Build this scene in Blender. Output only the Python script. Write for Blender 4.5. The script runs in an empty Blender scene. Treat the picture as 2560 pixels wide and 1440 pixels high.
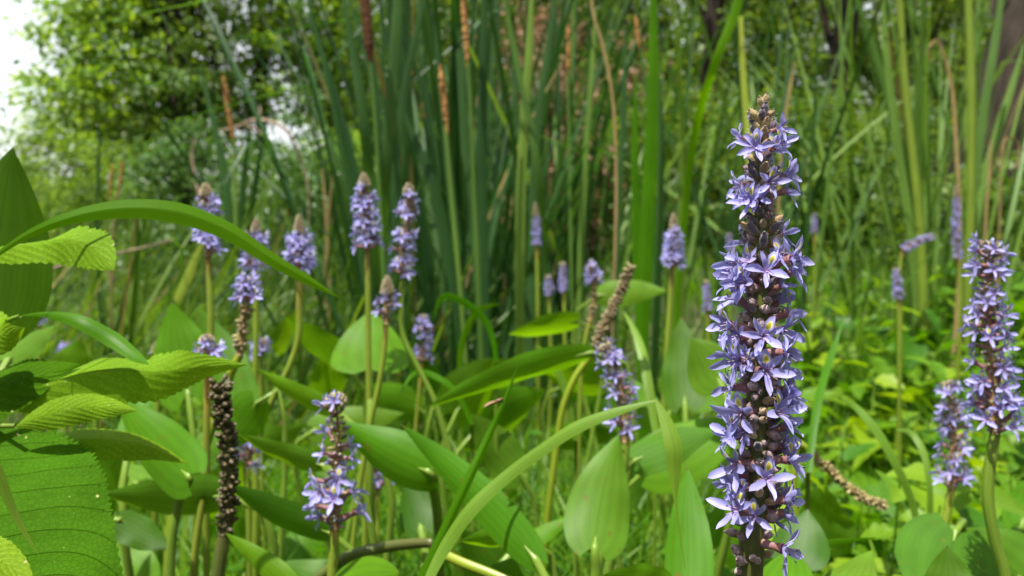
import bpy, math, random
import numpy as np
from mathutils import Vector, Matrix

# ------------------------------------------------------------------ camera, light, exposure
SC = bpy.context.scene
COL = SC.collection
F = 1971.0                       # focal length in photo pixels (2560 wide)
HORIZON = 560.0
CAM = Vector((0.0, 0.0, 0.60))
A = math.atan((720.0 - HORIZON) / F)
FWD = Vector((0, math.cos(A), -math.sin(A)))
RIGHT = Vector((1, 0, 0))
UP = Vector((0, math.sin(A), math.cos(A)))

cam_data = bpy.data.cameras.new('camera')
cam = bpy.data.objects.new('camera', cam_data)
COL.objects.link(cam)
cam.location = CAM
cam.rotation_euler = (math.pi / 2 - A, 0, 0)
cam_data.sensor_width = 36.0
cam_data.lens = 36.0 * F / 2560.0
cam_data.clip_start = 0.01
cam_data.clip_end = 600.0
cam_data.dof.use_dof = True
cam_data.dof.focus_distance = 0.265
cam_data.dof.aperture_fstop = 13.5
SC.camera = cam

SUN = Vector((-0.20, -0.24, 0.95)).normalized()
sl = bpy.data.lights.new('sun', 'SUN')
sl.energy = 5.0
sl.angle = math.radians(0.55)
sl.color = (1.0, 0.95, 0.84)
so = bpy.data.objects.new('sun', sl)
COL.objects.link(so)
so.rotation_euler = SUN.to_track_quat('Z', 'Y').to_euler()
so.location = (0, 0, 12)

world = bpy.data.worlds.new('World')
SC.world = world
world.use_nodes = True
wn = world.node_tree
for n in list(wn.nodes):
    wn.nodes.remove(n)
sky = wn.nodes.new('ShaderNodeTexSky')
sky.sky_type = 'NISHITA'
sky.sun_disc = False
sky.sun_elevation = math.asin(SUN.z)
sky.sun_rotation = math.atan2(SUN.x, SUN.y)
sky.dust_density = 1.5
sky.air_density = 1.0
sky.ozone_density = 1.0
hsv = wn.nodes.new('ShaderNodeHueSaturation')          # thin summer haze: a paler sky all round
hsv.inputs['Saturation'].default_value = 0.22
hsv.inputs['Value'].default_value = 1.9
bg = wn.nodes.new('ShaderNodeBackground')
bg.inputs['Strength'].default_value = 0.08
wo = wn.nodes.new('ShaderNodeOutputWorld')
wn.links.new(sky.outputs[0], hsv.inputs['Color'])
wn.links.new(hsv.outputs[0], bg.inputs[0])
wn.links.new(bg.outputs[0], wo.inputs[0])

SC.view_settings.view_transform = 'Standard'
SC.view_settings.look = 'None'
SC.view_settings.exposure = 1.0
SC.view_settings.gamma = 1.0
SC.view_settings.use_curve_mapping = False
SC.cycles.use_denoising = True
SC.cycles.max_bounces = 7
SC.cycles.diffuse_bounces = 3
SC.cycles.glossy_bounces = 2
SC.cycles.transmission_bounces = 5
SC.cycles.caustics_reflective = False
SC.cycles.caustics_refractive = False

rnd = random.Random(7)
rng = np.random.default_rng(11)


def P(px, py, d):
    """Photo pixel + distance along the view axis -> a point in the place."""
    return CAM + d * (FWD + RIGHT * ((px - 1280.0) / F) + UP * ((720.0 - py) / F))


def ground_z(x, y):
    b = 0.0
    t = min(max((x * 0.9 + y * 0.35 - 0.7) / 1.6, 0), 1)
    b += 0.16 * t * t * (3 - 2 * t)
    return b + 0.02 * math.sin(x * 3.1 + 1.0) * math.cos(y * 2.3) + 0.01 * math.sin(x * 9 + y * 7)


# ------------------------------------------------------------------ materials
def nodes_of(name):
    m = bpy.data.materials.new(name)
    m.use_nodes = True
    nt = m.node_tree
    for n in list(nt.nodes):
        nt.nodes.remove(n)
    out = nt.nodes.new('ShaderNodeOutputMaterial')
    return m, nt, out


def N(nt, kind, **kw):
    n = nt.nodes.new(kind)
    for k, v in kw.items():
        setattr(n, k, v)
    return n


def math_node(nt, op, a, b=None, c=None):
    n = nt.nodes.new('ShaderNodeMath')
    n.operation = op
    for i, v in enumerate((a, b, c)):
        if v is None:
            continue
        if isinstance(v, (int, float)):
            n.inputs[i].default_value = v
        else:
            nt.links.new(v, n.inputs[i])
    return n.outputs[0]


def foliage(name, col, tcol=None, rough=0.42, trans=0.42, var=0.25, hue=0.02, veins=None,
            island=False, nscale=18.0, spec=0.45, spots=None, vein_gain=0.22, bump=0.35, tipcol=None):
    """Leaf tissue: diffuse + gloss on top, light passing through, small variation, veins from UV."""
    m, nt, out = nodes_of(name)
    L = nt.links.new
    if tcol is None:
        tcol = (min(col[0] * 2.3 + 0.01, 1), min(col[1] * 1.9, 1), col[2] * 0.6)
    if island:
        g = N(nt, 'ShaderNodeNewGeometry')
        r = g.outputs['Random Per Island']
    else:
        oi = N(nt, 'ShaderNodeObjectInfo')
        r = oi.outputs['Random']
    tc = N(nt, 'ShaderNodeTexCoord')
    noi = N(nt, 'ShaderNodeTexNoise')
    noi.inputs['Scale'].default_value = nscale
    noi.inputs['Detail'].default_value = 3.0
    L(tc.outputs['Object'], noi.inputs['Vector'])
    val = math_node(nt, 'MULTIPLY_ADD', r, 2 * var, 1.0 - var)
    n2 = math_node(nt, 'MULTIPLY_ADD', noi.outputs['Fac'], 0.7, 0.65)
    val = math_node(nt, 'MULTIPLY', val, n2)
    hv = math_node(nt, 'MULTIPLY_ADD', r, -2 * hue, 0.5 + hue)
    height = None
    if veins:
        uv = N(nt, 'ShaderNodeUVMap')
        sx = N(nt, 'ShaderNodeSeparateXYZ')
        L(uv.outputs[0], sx.inputs[0])
        U, V = sx.outputs[0], sx.outputs[1]
        vc = math_node(nt, 'ABSOLUTE', math_node(nt, 'MULTIPLY_ADD', V, 2.0, -1.0))
        if veins == 'parallel':
            w = math_node(nt, 'SINE', math_node(nt, 'MULTIPLY', vc, 62.0))
            height = math_node(nt, 'MULTIPLY_ADD', w, 0.5, 0.5)
            low = math_node(nt, 'SINE', math_node(nt, 'MULTIPLY', vc, 17.0))
            dark = math_node(nt, 'MULTIPLY_ADD', low, 0.06, 1.0)
            dark = math_node(nt, 'MULTIPLY', dark, math_node(nt, 'MULTIPLY_ADD', w, 0.025, 1.0))
        elif veins == 'blade':
            w = math_node(nt, 'SINE', math_node(nt, 'MULTIPLY', vc, 30.0))
            height = math_node(nt, 'MULTIPLY_ADD', w, 0.5, 0.5)
            dark = math_node(nt, 'MULTIPLY', math_node(nt, 'MULTIPLY_ADD', w, 0.10, 1.0), math_node(nt, 'MULTIPLY_ADD', math_node(nt, 'MINIMUM', math_node(nt, 'MULTIPLY', vc, 14.0), 1.0), 0.35, 0.65))
        else:                                   # pinnate
            ph = math_node(nt, 'SUBTRACT', math_node(nt, 'MULTIPLY', U, 11.0), math_node(nt, 'MULTIPLY', math_node(nt, 'POWER', vc, 1.12), 2.9))
            fr = math_node(nt, 'ABSOLUTE', math_node(nt, 'SUBTRACT', math_node(nt, 'FRACT', ph), 0.5))
            line = N(nt, 'ShaderNodeMapRange')
            L(fr, line.inputs[0])
            line.inputs[1].default_value = 0.0
            line.inputs[2].default_value = 0.04
            line.inputs[3].default_value = 0.0
            line.inputs[4].default_value = 1.0
            line.interpolation_type = 'SMOOTHSTEP'
            fine = N(nt, 'ShaderNodeTexVoronoi')
            fine.feature = 'DISTANCE_TO_EDGE'
            fine.inputs['Scale'].default_value = 460.0
            L(tc.outputs['Object'], fine.inputs['Vector'])
            fe = math_node(nt, 'MINIMUM', math_node(nt, 'MULTIPLY', fine.outputs['Distance'], 6.0), 1.0)
            height = math_node(nt, 'ADD', math_node(nt, 'MULTIPLY', line.outputs[0], 1.0), math_node(nt, 'MULTIPLY', fe, 0.22))
            height = math_node(nt, 'ADD', height, math_node(nt, 'MULTIPLY', fr, 1.6))
            dark = math_node(nt, 'MULTIPLY_ADD', line.outputs[0], vein_gain, 1.0 - vein_gain)
            dark = math_node(nt, 'MULTIPLY', dark, math_node(nt, 'MULTIPLY_ADD', fe, 0.20, 0.80))
        mid = math_node(nt, 'MINIMUM', math_node(nt, 'MULTIPLY', vc, 26.0), 1.0)
        dark = math_node(nt, 'MULTIPLY', dark, math_node(nt, 'MULTIPLY_ADD', mid, 0.22, 0.78))
        val = math_node(nt, 'MULTIPLY', val, dark)
    def tinted(c):
        h = N(nt, 'ShaderNodeHueSaturation')
        h.inputs['Color'].default_value = (*c, 1)
        L(val, h.inputs['Value'])
        L(hv, h.inputs['Hue'])
        return h
    h1, h2 = tinted(col), tinted(tcol)
    c1 = h1.outputs[0]
    if tipcol is not None:
        uv = N(nt, 'ShaderNodeUVMap')
        sx = N(nt, 'ShaderNodeSeparateXYZ')
        L(uv.outputs[0], sx.inputs[0])
        mr = N(nt, 'ShaderNodeMapRange')
        L(sx.outputs[0], mr.inputs[0])
        mr.inputs[1].default_value = 0.955
        mr.inputs[2].default_value = 0.985
        mx = N(nt, 'ShaderNodeMix', data_type='RGBA')
        L(mr.outputs[0], mx.inputs[0])
        L(c1, mx.inputs[6])
        mx.inputs[7].default_value = (*tipcol, 1)
        c1 = mx.outputs[2]
    if spots is not None:
        vo = N(nt, 'ShaderNodeTexNoise')
        vo.inputs['Scale'].default_value = spots[0]
        vo.inputs['Detail'].default_value = 1.0
        L(tc.outputs['Object'], vo.inputs['Vector'])
        mr = N(nt, 'ShaderNodeMapRange')
        L(vo.outputs['Fac'], mr.inputs[0])
        mr.inputs[1].default_value = spots[1]
        mr.inputs[2].default_value = spots[1] + 0.03
        mx = N(nt, 'ShaderNodeMix', data_type='RGBA')
        L(mr.outputs[0], mx.inputs[0])
        L(c1, mx.inputs[6])
        mx.inputs[7].default_value = (*spots[2], 1)
        c1 = mx.outputs[2]
    p = N(nt, 'ShaderNodeBsdfPrincipled')
    L(c1, p.inputs['Base Color'])
    p.inputs['Roughness'].default_value = rough
    p.inputs['Specular IOR Level'].default_value = spec
    t = N(nt, 'ShaderNodeBsdfTranslucent')
    L(h2.outputs[0], t.inputs['Color'])
    if height is not None and bump > 0:
        b = N(nt, 'ShaderNodeBump')
        b.inputs['Strength'].default_value = bump
        b.inputs['Distance'].default_value = 0.0006
        L(height, b.inputs['Height'])
        L(b.outputs[0], p.inputs['Normal'])
    mix = N(nt, 'ShaderNodeMixShader')
    mix.inputs[0].default_value = trans
    L(p.outputs[0], mix.inputs[1])
    L(t.outputs[0], mix.inputs[2])
    L(mix.outputs[0], out.inputs[0])
    return m


def plain(name, col, rough=0.6, col2=None, nscale=60.0, spec=0.3, bump=0.0, stretch=None, var=0.1, sheen=0.0, trans=0.0, tr=(0, 0, 0)):
    m, nt, out = nodes_of(name)
    L = nt.links.new
    tc = N(nt, 'ShaderNodeTexCoord')
    noi = N(nt, 'ShaderNodeTexNoise')
    noi.inputs['Scale'].default_value = nscale
    noi.inputs['Detail'].default_value = 5.0
    if stretch:
        mp = N(nt, 'ShaderNodeMapping')
        mp.inputs['Scale'].default_value = stretch
        L(tc.outputs['Object'], mp.inputs[0])
        L(mp.outputs[0], noi.inputs['Vector'])
    else:
        L(tc.outputs['Object'], noi.inputs['Vector'])
    mr = N(nt, 'ShaderNodeMapRange')
    L(noi.outputs['Fac'], mr.inputs[0])
    mr.inputs[1].default_value = 0.35
    mr.inputs[2].default_value = 0.65
    mx = N(nt, 'ShaderNodeMix', data_type='RGBA')
    L(mr.outputs[0], mx.inputs[0])
    mx.inputs[6].default_value = (*col, 1)
    mx.inputs[7].default_value = (*(col2 or [c * 0.65 for c in col]), 1)
    oi = N(nt, 'ShaderNodeObjectInfo')
    h = N(nt, 'ShaderNodeHueSaturation')
    L(mx.outputs[2], h.inputs['Color'])
    L(math_node(nt, 'MULTIPLY_ADD', oi.outputs['Random'], 2 * var, 1 - var), h.inputs['Value'])
    p = N(nt, 'ShaderNodeBsdfPrincipled')
    L(h.outputs[0], p.inputs['Base Color'])
    p.inputs['Roughness'].default_value = rough
    p.inputs['Specular IOR Level'].default_value = spec
    p.inputs['Sheen Weight'].default_value = sheen
    if bump:
        b = N(nt, 'ShaderNodeBump')
        b.inputs['Strength'].default_value = bump
        b.inputs['Distance'].default_value = 0.01
        L(noi.outputs['Fac'], b.inputs['Height'])
        L(b.outputs[0], p.inputs['Normal'])
    if trans:
        t = N(nt, 'ShaderNodeBsdfTranslucent')
        t.inputs[0].default_value = (*tr, 1)
        mix = N(nt, 'ShaderNodeMixShader')
        mix.inputs[0].default_value = trans
        L(p.outputs[0], mix.inputs[1])
        L(t.outputs[0], mix.inputs[2])
        L(mix.outputs[0], out.inputs[0])
    else:
        L(p.outputs[0], out.inputs[0])
    return m


def petal_material(name, guide=False):
    """Lilac tepal with a darker midline; the upper lip carries the yellow, white rimmed nectar spot."""
    m, nt, out = nodes_of(name)
    L = nt.links.new
    uv = N(nt, 'ShaderNodeUVMap')
    sx = N(nt, 'ShaderNodeSeparateXYZ')
    L(uv.outputs[0], sx.inputs[0])
    U, V = sx.outputs[0], sx.outputs[1]
    vv = math_node(nt, 'MULTIPLY_ADD', V, 2.0, -1.0)
    av = math_node(nt, 'ABSOLUTE', vv)
    ramp = N(nt, 'ShaderNodeValToRGB')
    L(U, ramp.inputs[0])
    e = ramp.color_ramp.elements
    e[0].position = 0.0
    e[0].color = (0.41, 0.27, 0.52, 1)
    e[1].position = 1.0
    e[1].color = (0.39, 0.38, 0.78, 1)
    el = ramp.color_ramp.elements.new(0.30)
    el.color = (0.33, 0.31, 0.70, 1)
    el = ramp.color_ramp.elements.new(0.8)
    el.color = (0.37, 0.36, 0.76, 1)
    ridge = math_node(nt, 'SINE', math_node(nt, 'MULTIPLY', vv, 19.0))
    midl = math_node(nt, 'MINIMUM', math_node(nt, 'MULTIPLY', av, 6.0), 1.0)
    val = math_node(nt, 'MULTIPLY', math_node(nt, 'MULTIPLY_ADD', midl, 0.13, 0.87), math_node(nt, 'MULTIPLY_ADD', ridge, 0.025, 1.0))
    oi = N(nt, 'ShaderNodeObjectInfo')
    val = math_node(nt, 'MULTIPLY', val, math_node(nt, 'MULTIPLY_ADD', oi.outputs['Random'], 0.36, 0.82))
    h = N(nt, 'ShaderNodeHueSaturation')
    L(ramp.outputs[0], h.inputs['Color'])
    L(val, h.inputs['Value'])
    col = h.outputs[0]
    if guide:
        du = math_node(nt, 'MULTIPLY', math_node(nt, 'SUBTRACT', U, 0.54), 4.3)
        dv = math_node(nt, 'MULTIPLY', vv, 1.5)
        dd = math_node(nt, 'ADD', math_node(nt, 'MULTIPLY', du, du), math_node(nt, 'MULTIPLY', dv, dv))
        rr = N(nt, 'ShaderNodeValToRGB')
        L(dd, rr.inputs[0])
        ee = rr.color_ramp.elements
        ee[0].position = 0.0
        ee[0].color = (0.50, 0.44, 0.02, 1)
        ee[1].position = 0.45
        ee[1].color = (0.70, 0.64, 0.10, 1)
        k = rr.color_ramp.elements.new(0.72)
        k.color = (0.80, 0.78, 0.55, 1)
        mr = N(nt, 'ShaderNodeMapRange')
        L(dd, mr.inputs[0])
        mr.inputs[1].default_value = 0.85
        mr.inputs[2].default_value = 1.1
        mx = N(nt, 'ShaderNodeMix', data_type='RGBA')
        L(mr.outputs[0], mx.inputs[0])
        L(rr.outputs[0], mx.inputs[6])
        L(col, mx.inputs[7])
        col = mx.outputs[2]
    p = N(nt, 'ShaderNodeBsdfPrincipled')
    L(col, p.inputs['Base Color'])
    p.inputs['Roughness'].default_value = 0.5
    p.inputs['Specular IOR Level'].default_value = 0.35
    p.inputs['Sheen Weight'].default_value = 0.15
    b = N(nt, 'ShaderNodeBump')
    b.inputs['Strength'].default_value = 0.15
    b.inputs['Distance'].default_value = 0.0002
    L(ridge, b.inputs['Height'])
    L(b.outputs[0], p.inputs['Normal'])
    t = N(nt, 'ShaderNodeBsdfTranslucent')
    L(col, t.inputs[0])
    mix = N(nt, 'ShaderNodeMixShader')
    mix.inputs[0].default_value = 0.34
    L(p.outputs[0], mix.inputs[1])
    L(t.outputs[0], mix.inputs[2])
    L(mix.outputs[0], out.inputs[0])
    return m


def stem_material(name, low, high, z0, z1):
    """Stalk tissue that turns from one colour to another over a height range along the stalk (UV u)."""
    m, nt, out = nodes_of(name)
    L = nt.links.new
    uv = N(nt, 'ShaderNodeUVMap')
    sx = N(nt, 'ShaderNodeSeparateXYZ')
    L(uv.outputs[0], sx.inputs[0])
    tc = N(nt, 'ShaderNodeTexCoord')
    noi = N(nt, 'ShaderNodeTexNoise')
    noi.inputs['Scale'].default_value = 45.0
    noi.inputs['Detail'].default_value = 4.0
    L(tc.outputs['Object'], noi.inputs['Vector'])
    u = math_node(nt, 'ADD', sx.outputs[0], math_node(nt, 'MULTIPLY_ADD', noi.outputs['Fac'], 0.24, -0.12))
    mr = N(nt, 'ShaderNodeMapRange')
    L(u, mr.inputs[0])
    mr.inputs[1].default_value = z0
    mr.inputs[2].default_value = z1
    mx = N(nt, 'ShaderNodeMix', data_type='RGBA')
    L(mr.outputs[0], mx.inputs[0])
    mx.inputs[6].default_value = (*high, 1)
    mx.inputs[7].default_value = (*low, 1)
    streak = math_node(nt, 'SINE', math_node(nt, 'MULTIPLY', sx.outputs[1], 60.0))
    h = N(nt, 'ShaderNodeHueSaturation')
    L(mx.outputs[2], h.inputs['Color'])
    v = math_node(nt, 'MULTIPLY', math_node(nt, 'MULTIPLY_ADD', noi.outputs['Fac'], 0.6, 0.7), math_node(nt, 'MULTIPLY_ADD', streak, 0.08, 1.0))
    L(v, h.inputs['Value'])
    p = N(nt, 'ShaderNodeBsdfPrincipled')
    L(h.outputs[0], p.inputs['Base Color'])
    p.inputs['Roughness'].default_value = 0.38
    p.inputs['Specular IOR Level'].default_value = 0.4
    p.inputs['Subsurface Weight'].default_value = 0.0
    t = N(nt, 'ShaderNodeBsdfTranslucent')
    L(h.outputs[0], t.inputs[0])
    mix = N(nt, 'ShaderNodeMixShader')
    mix.inputs[0].default_value = 0.15
    L(p.outputs[0], mix.inputs[1])
    L(t.outputs[0], mix.inputs[2])
    L(mix.outputs[0], out.inputs[0])
    return m


M = {}
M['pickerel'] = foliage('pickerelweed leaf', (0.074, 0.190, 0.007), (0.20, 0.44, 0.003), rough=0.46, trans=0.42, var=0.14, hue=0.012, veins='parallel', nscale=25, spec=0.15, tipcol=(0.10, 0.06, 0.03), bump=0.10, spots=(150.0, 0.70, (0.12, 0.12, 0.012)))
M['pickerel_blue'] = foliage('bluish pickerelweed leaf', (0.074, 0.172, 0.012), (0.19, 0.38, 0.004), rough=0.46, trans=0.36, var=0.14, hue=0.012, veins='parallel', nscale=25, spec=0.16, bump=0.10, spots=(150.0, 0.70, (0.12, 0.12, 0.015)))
M['pickerel_shaded'] = foliage('dark pickerelweed leaf', (0.044, 0.118, 0.003), (0.14, 0.34, 0.001), rough=0.5, trans=0.48, var=0.12, hue=0.01, veins='parallel', nscale=25, spec=0.38, tipcol=(0.10, 0.06, 0.03), bump=0.10)  # darker copy of the leaf green, with shade put into its colour
M['serrate'] = foliage('toothed leaf', (0.043, 0.122, 0.003), (0.13, 0.33, 0.001), rough=0.7, trans=0.30, var=0.06, hue=0.01, veins='pinnate', nscale=40, spec=0.04, bump=0.6, vein_gain=0.34, spots=(230.0, 0.745, (0.42, 0.40, 0.16)))
M['serrate_pale'] = foliage('pale toothed leaf', (0.160, 0.29, 0.014), (0.30, 0.50, 0.008), rough=0.55, trans=0.42, var=0.08, hue=0.01, veins='pinnate', nscale=30, spec=0.06, bump=0.35, vein_gain=0.25, spots=(230.0, 0.75, (0.42, 0.40, 0.16)))
M['blade_bright'] = foliage('bright grass blade', (0.060, 0.175, 0.002), (0.16, 0.42, 0.001), rough=0.42, trans=0.5, var=0.08, hue=0.01, veins='blade', nscale=12, spec=0.20, bump=0.12)
M['blade_pale'] = foliage('pale grass blade', (0.120, 0.235, 0.022), (0.22, 0.42, 0.010), rough=0.45, trans=0.42, var=0.10, hue=0.015, veins='blade', nscale=12, spec=0.38, bump=0.12)
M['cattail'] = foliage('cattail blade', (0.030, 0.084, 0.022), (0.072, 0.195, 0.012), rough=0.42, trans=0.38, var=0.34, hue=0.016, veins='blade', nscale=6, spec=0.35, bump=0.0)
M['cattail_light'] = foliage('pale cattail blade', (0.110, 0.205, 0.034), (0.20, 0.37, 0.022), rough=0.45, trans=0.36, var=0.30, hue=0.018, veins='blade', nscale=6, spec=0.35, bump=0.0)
M['cattail_yellow'] = foliage('yellow green cattail stalk', (0.22, 0.30, 0.035), (0.34, 0.44, 0.02), rough=0.42, trans=0.3, var=0.15, hue=0.015, nscale=9, spec=0.35)
M['dry'] = foliage('dry blade', (0.27, 0.20, 0.085), (0.34, 0.24, 0.06), rough=0.65, trans=0.3, var=0.25, hue=0.012, nscale=30, spec=0.2)
M['reed'] = foliage('marsh grass blade', (0.058, 0.122, 0.016), (0.14, 0.28, 0.008), rough=0.45, trans=0.42, var=0.45, hue=0.024, nscale=5, spec=0.32, veins='blade', bump=0.0)
M['grass'] = foliage('meadow grass', (0.080, 0.190, 0.010), (0.18, 0.40, 0.005), rough=0.48, trans=0.44, var=0.40, hue=0.03, island=True, nscale=5, spec=0.3)
M['herb'] = foliage('herb leaf', (0.085, 0.205, 0.007), (0.19, 0.42, 0.003), rough=0.5, trans=0.42, var=0.28, hue=0.022, veins='pinnate', nscale=20, spec=0.3, bump=0.12, vein_gain=0.18)
M['herb_yellow'] = foliage('yellow green herb leaf', (0.155, 0.285, 0.010), (0.30, 0.50, 0.005), rough=0.5, trans=0.42, var=0.2, hue=0.02, veins='pinnate', nscale=20, spec=0.3, bump=0.12, vein_gain=0.18)
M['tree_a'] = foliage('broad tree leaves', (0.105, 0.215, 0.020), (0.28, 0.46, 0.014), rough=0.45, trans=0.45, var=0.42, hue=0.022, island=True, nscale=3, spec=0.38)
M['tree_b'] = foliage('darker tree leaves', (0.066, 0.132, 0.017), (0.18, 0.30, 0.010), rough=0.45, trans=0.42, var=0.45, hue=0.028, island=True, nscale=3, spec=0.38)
M['tree_c'] = foliage('yellow green tree leaves', (0.115, 0.205, 0.024), (0.25, 0.41, 0.016), rough=0.48, trans=0.45, var=0.35, hue=0.02, island=True, nscale=3, spec=0.35)
M['shrub_blue'] = foliage('bluish shrub leaves', (0.066, 0.145, 0.036), (0.14, 0.28, 0.03), rough=0.42, trans=0.36, var=0.35, hue=0.015, island=True, nscale=3, spec=0.4)
M['dead_leaf'] = foliage('dead leaves', (0.24, 0.155, 0.095), (0.30, 0.17, 0.08), rough=0.7, trans=0.25, var=0.35, hue=0.02, island=True, nscale=8, spec=0.2)
M['bark'] = plain('bark', (0.050, 0.037, 0.028), 0.95, (0.018, 0.014, 0.011), 22, 0.2, 1.0, (1, 1, 0.22))  # darkened, with the shade on the trunks put into the bark colour
M['bark_pale'] = plain('pale bark', (0.26, 0.20, 0.15), 0.9, (0.10, 0.075, 0.055), 26, 0.2, 0.8, (1, 1, 0.25))
M['dead_wood'] = plain('dead wood', (0.36, 0.27, 0.20), 0.85, (0.20, 0.14, 0.10), 40, 0.2, 0.5)
M['mud'] = plain('marsh mud', (0.055, 0.042, 0.026), 0.85, (0.030, 0.040, 0.014), 9, 0.3, 0.8)
M['petal'] = petal_material('lilac petal')
M['petal_guide'] = petal_material('lilac petal with yellow spot', True)
M['tube'] = plain('flower tube', (0.36, 0.20, 0.27), 0.5, (0.28, 0.13, 0.10), 380, 0.3, 0, None, 0.2, 0.1, 0.25, (0.36, 0.18, 0.22))
M['stamen'] = plain('stamen', (0.66, 0.52, 0.62), 0.5, (0.46, 0.34, 0.56), 500, 0.3)
M['anther'] = plain('anther', (0.05, 0.035, 0.10), 0.6, None, 500, 0.3)
M['bud_green'] = plain('green bud', (0.34, 0.33, 0.12), 0.65, (0.30, 0.19, 0.09), 420, 0.2, 0.3, None, 0.2, 0.6)
M['bud_violet'] = plain('violet bud', (0.17, 0.13, 0.22), 0.65, (0.085, 0.065, 0.10), 420, 0.2, 0.3, None, 0.3, 0.6)
M['withered'] = plain('withered flower', (0.075, 0.045, 0.04), 0.6, (0.36, 0.26, 0.28), 520, 0.3, 0.4, (1, 1, 0.25), 0.3, 0.2)
M['calyx'] = plain('flower base', (0.24, 0.22, 0.07), 0.55, (0.26, 0.11, 0.05), 330, 0.3, 0.2, None, 0.25, 0.2)
M['hair'] = plain('plant hairs', (0.62, 0.60, 0.52), 0.6)
M['fruit'] = plain('green fruit', (0.22, 0.25, 0.065), 0.5, (0.24, 0.18, 0.07), 330, 0.35, 0.2, None, 0.25)
M['fruit_tip'] = plain('withered fruit tip', (0.36, 0.25, 0.19), 0.6, None, 300)
M['fruit_dark'] = plain('dark fruit', (0.090, 0.095, 0.026), 0.55, (0.040, 0.030, 0.015), 330, 0.35, 0.2, None, 0.3)
M['fruit_pale'] = plain('old fruit husk', (0.36, 0.31, 0.16), 0.7, (0.24, 0.19, 0.08), 330, 0.2, 0.2, None, 0.25)
M['stalk'] = stem_material('flower stalk', (0.19, 0.26, 0.028), (0.26, 0.20, 0.045), 0.02, 0.22)
M['stalk_green'] = stem_material('green stalk', (0.145, 0.24, 0.026), (0.17, 0.25, 0.03), 0.0, 0.3)
M['stalk_orange'] = stem_material('orange stalk', (0.20, 0.24, 0.03), (0.42, 0.20, 0.06), 0.05, 0.35)
M['stalk_yellow'] = stem_material('yellow stalk', (0.20, 0.27, 0.018), (0.25, 0.28, 0.025), 0.0, 0.4)
M['stalk_main'] = stem_material('hairy main stalk', (0.075, 0.09, 0.018), (0.11, 0.12, 0.025), 0.1, 0.6)
M['stalk_dark'] = stem_material('dark stalk', (0.085, 0.115, 0.025), (0.10, 0.10, 0.03), 0.0, 0.4)
M['cone'] = plain('bud cone', (0.42, 0.39, 0.22), 0.75, (0.30, 0.21, 0.13), 380, 0.2, 0.4, None, 0.12, 0.4)
M['head_brown'] = plain('brown cattail head', (0.085, 0.036, 0.015), 0.9, (0.055, 0.025, 0.012), 200, 0.15, 0.4)
M['head_orange'] = plain('orange cattail spike', (0.36, 0.19, 0.065), 0.9, (0.20, 0.10, 0.035), 90, 0.15, 0.6)
M['insect'] = plain('insect body', (0.16, 0.075, 0.03), 0.4, (0.08, 0.04, 0.02), 600, 0.5)
M['wing'] = plain('insect wing', (0.45, 0.30, 0.16), 0.35, None, 300, 0.5, 0, None, 0.05, 0, 0.5, (0.5, 0.35, 0.2))


# ------------------------------------------------------------------ object helpers
def thing(name, label, cat, loc, group=None):
    o = bpy.data.objects.new(name, None)
    COL.objects.link(o)
    o.empty_display_size = 0.02
    o.location = loc
    o['label'] = label
    o['category'] = cat
    if group:
        o['group'] = group
    return o


def link_mesh(name, me, parent=None, mat4=None):
    o = bpy.data.objects.new(name, me)
    COL.objects.link(o)
    if parent is not None:
        o.parent = parent
    if mat4 is not None:
        o.matrix_basis = mat4
    return o


def make_mesh(name, V, Fs, mats, uv=None, smooth=True, mat_idx=None):
    V = np.asarray(V, dtype=np.float64)
    me = bpy.data.meshes.new(name)
    if isinstance(Fs, np.ndarray):
        k = Fs.shape[1]
        nf = len(Fs)
        me.vertices.add(len(V))
        me.vertices.foreach_set('co', V.astype(np.float32).ravel())
        me.loops.add(nf * k)
        me.loops.foreach_set('vertex_index', Fs.astype(np.int32).ravel())
        me.polygons.add(nf)
        me.polygons.foreach_set('loop_start', (np.arange(nf) * k).astype(np.int32))
        me.update(calc_edges=True)
    else:
        me.from_pydata(V.tolist(), [], Fs)
    if not isinstance(mats, (list, tuple)):
        mats = [mats]
    for m in mats:
        me.materials.append(m)
    if uv is not None:
        lay = me.uv_layers.new(name='UVMap')
        idx = np.empty(len(me.loops), dtype=np.int32)
        me.loops.foreach_get('vertex_index', idx)
        lay.data.foreach_set('uv', np.asarray(uv, dtype=np.float32)[idx].ravel())
    if smooth:
        me.polygons.foreach_set('use_smooth', np.ones(len(me.polygons), dtype=bool))
    if mat_idx is not None:
        me.polygons.foreach_set('material_index', np.asarray(mat_idx, dtype=np.int32))
    me.update()
    return me


def catmull(pts, n):
    """smooth curve through points, sampled evenly by point index; tangents weighted by spacing so uneven steps stay smooth."""
    p = np.asarray(pts, dtype=float)
    if len(p) == 2:
        t = np.linspace(0, 1, n)[:, None]
        return p[0] * (1 - t) + p[1] * t
    seg = np.linalg.norm(np.diff(p, axis=0), axis=1) + 1e-9
    sl = np.diff(p, axis=0) / seg[:, None]
    tg = np.empty_like(p)
    tg[1:-1] = (sl[:-1] * seg[1:, None] + sl[1:] * seg[:-1, None]) / (seg[:-1] + seg[1:])[:, None]
    tg[0] = 1.5 * sl[0] - 0.5 * tg[1]
    tg[-1] = 1.5 * sl[-1] - 0.5 * tg[-2]
    t = np.linspace(0, len(p) - 1, n)
    i = np.minimum(t.astype(int), len(p) - 2)
    f = (t - i)[:, None]
    h = seg[i][:, None]
    return (2 * f ** 3 - 3 * f ** 2 + 1) * p[i] + (f ** 3 - 2 * f ** 2 + f) * h * tg[i] + (-2 * f ** 3 + 3 * f ** 2) * p[i + 1] + (f ** 3 - f ** 2) * h * tg[i + 1]


def unit(a):
    return a / (np.linalg.norm(a, axis=-1, keepdims=True) + 1e-12)


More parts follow.
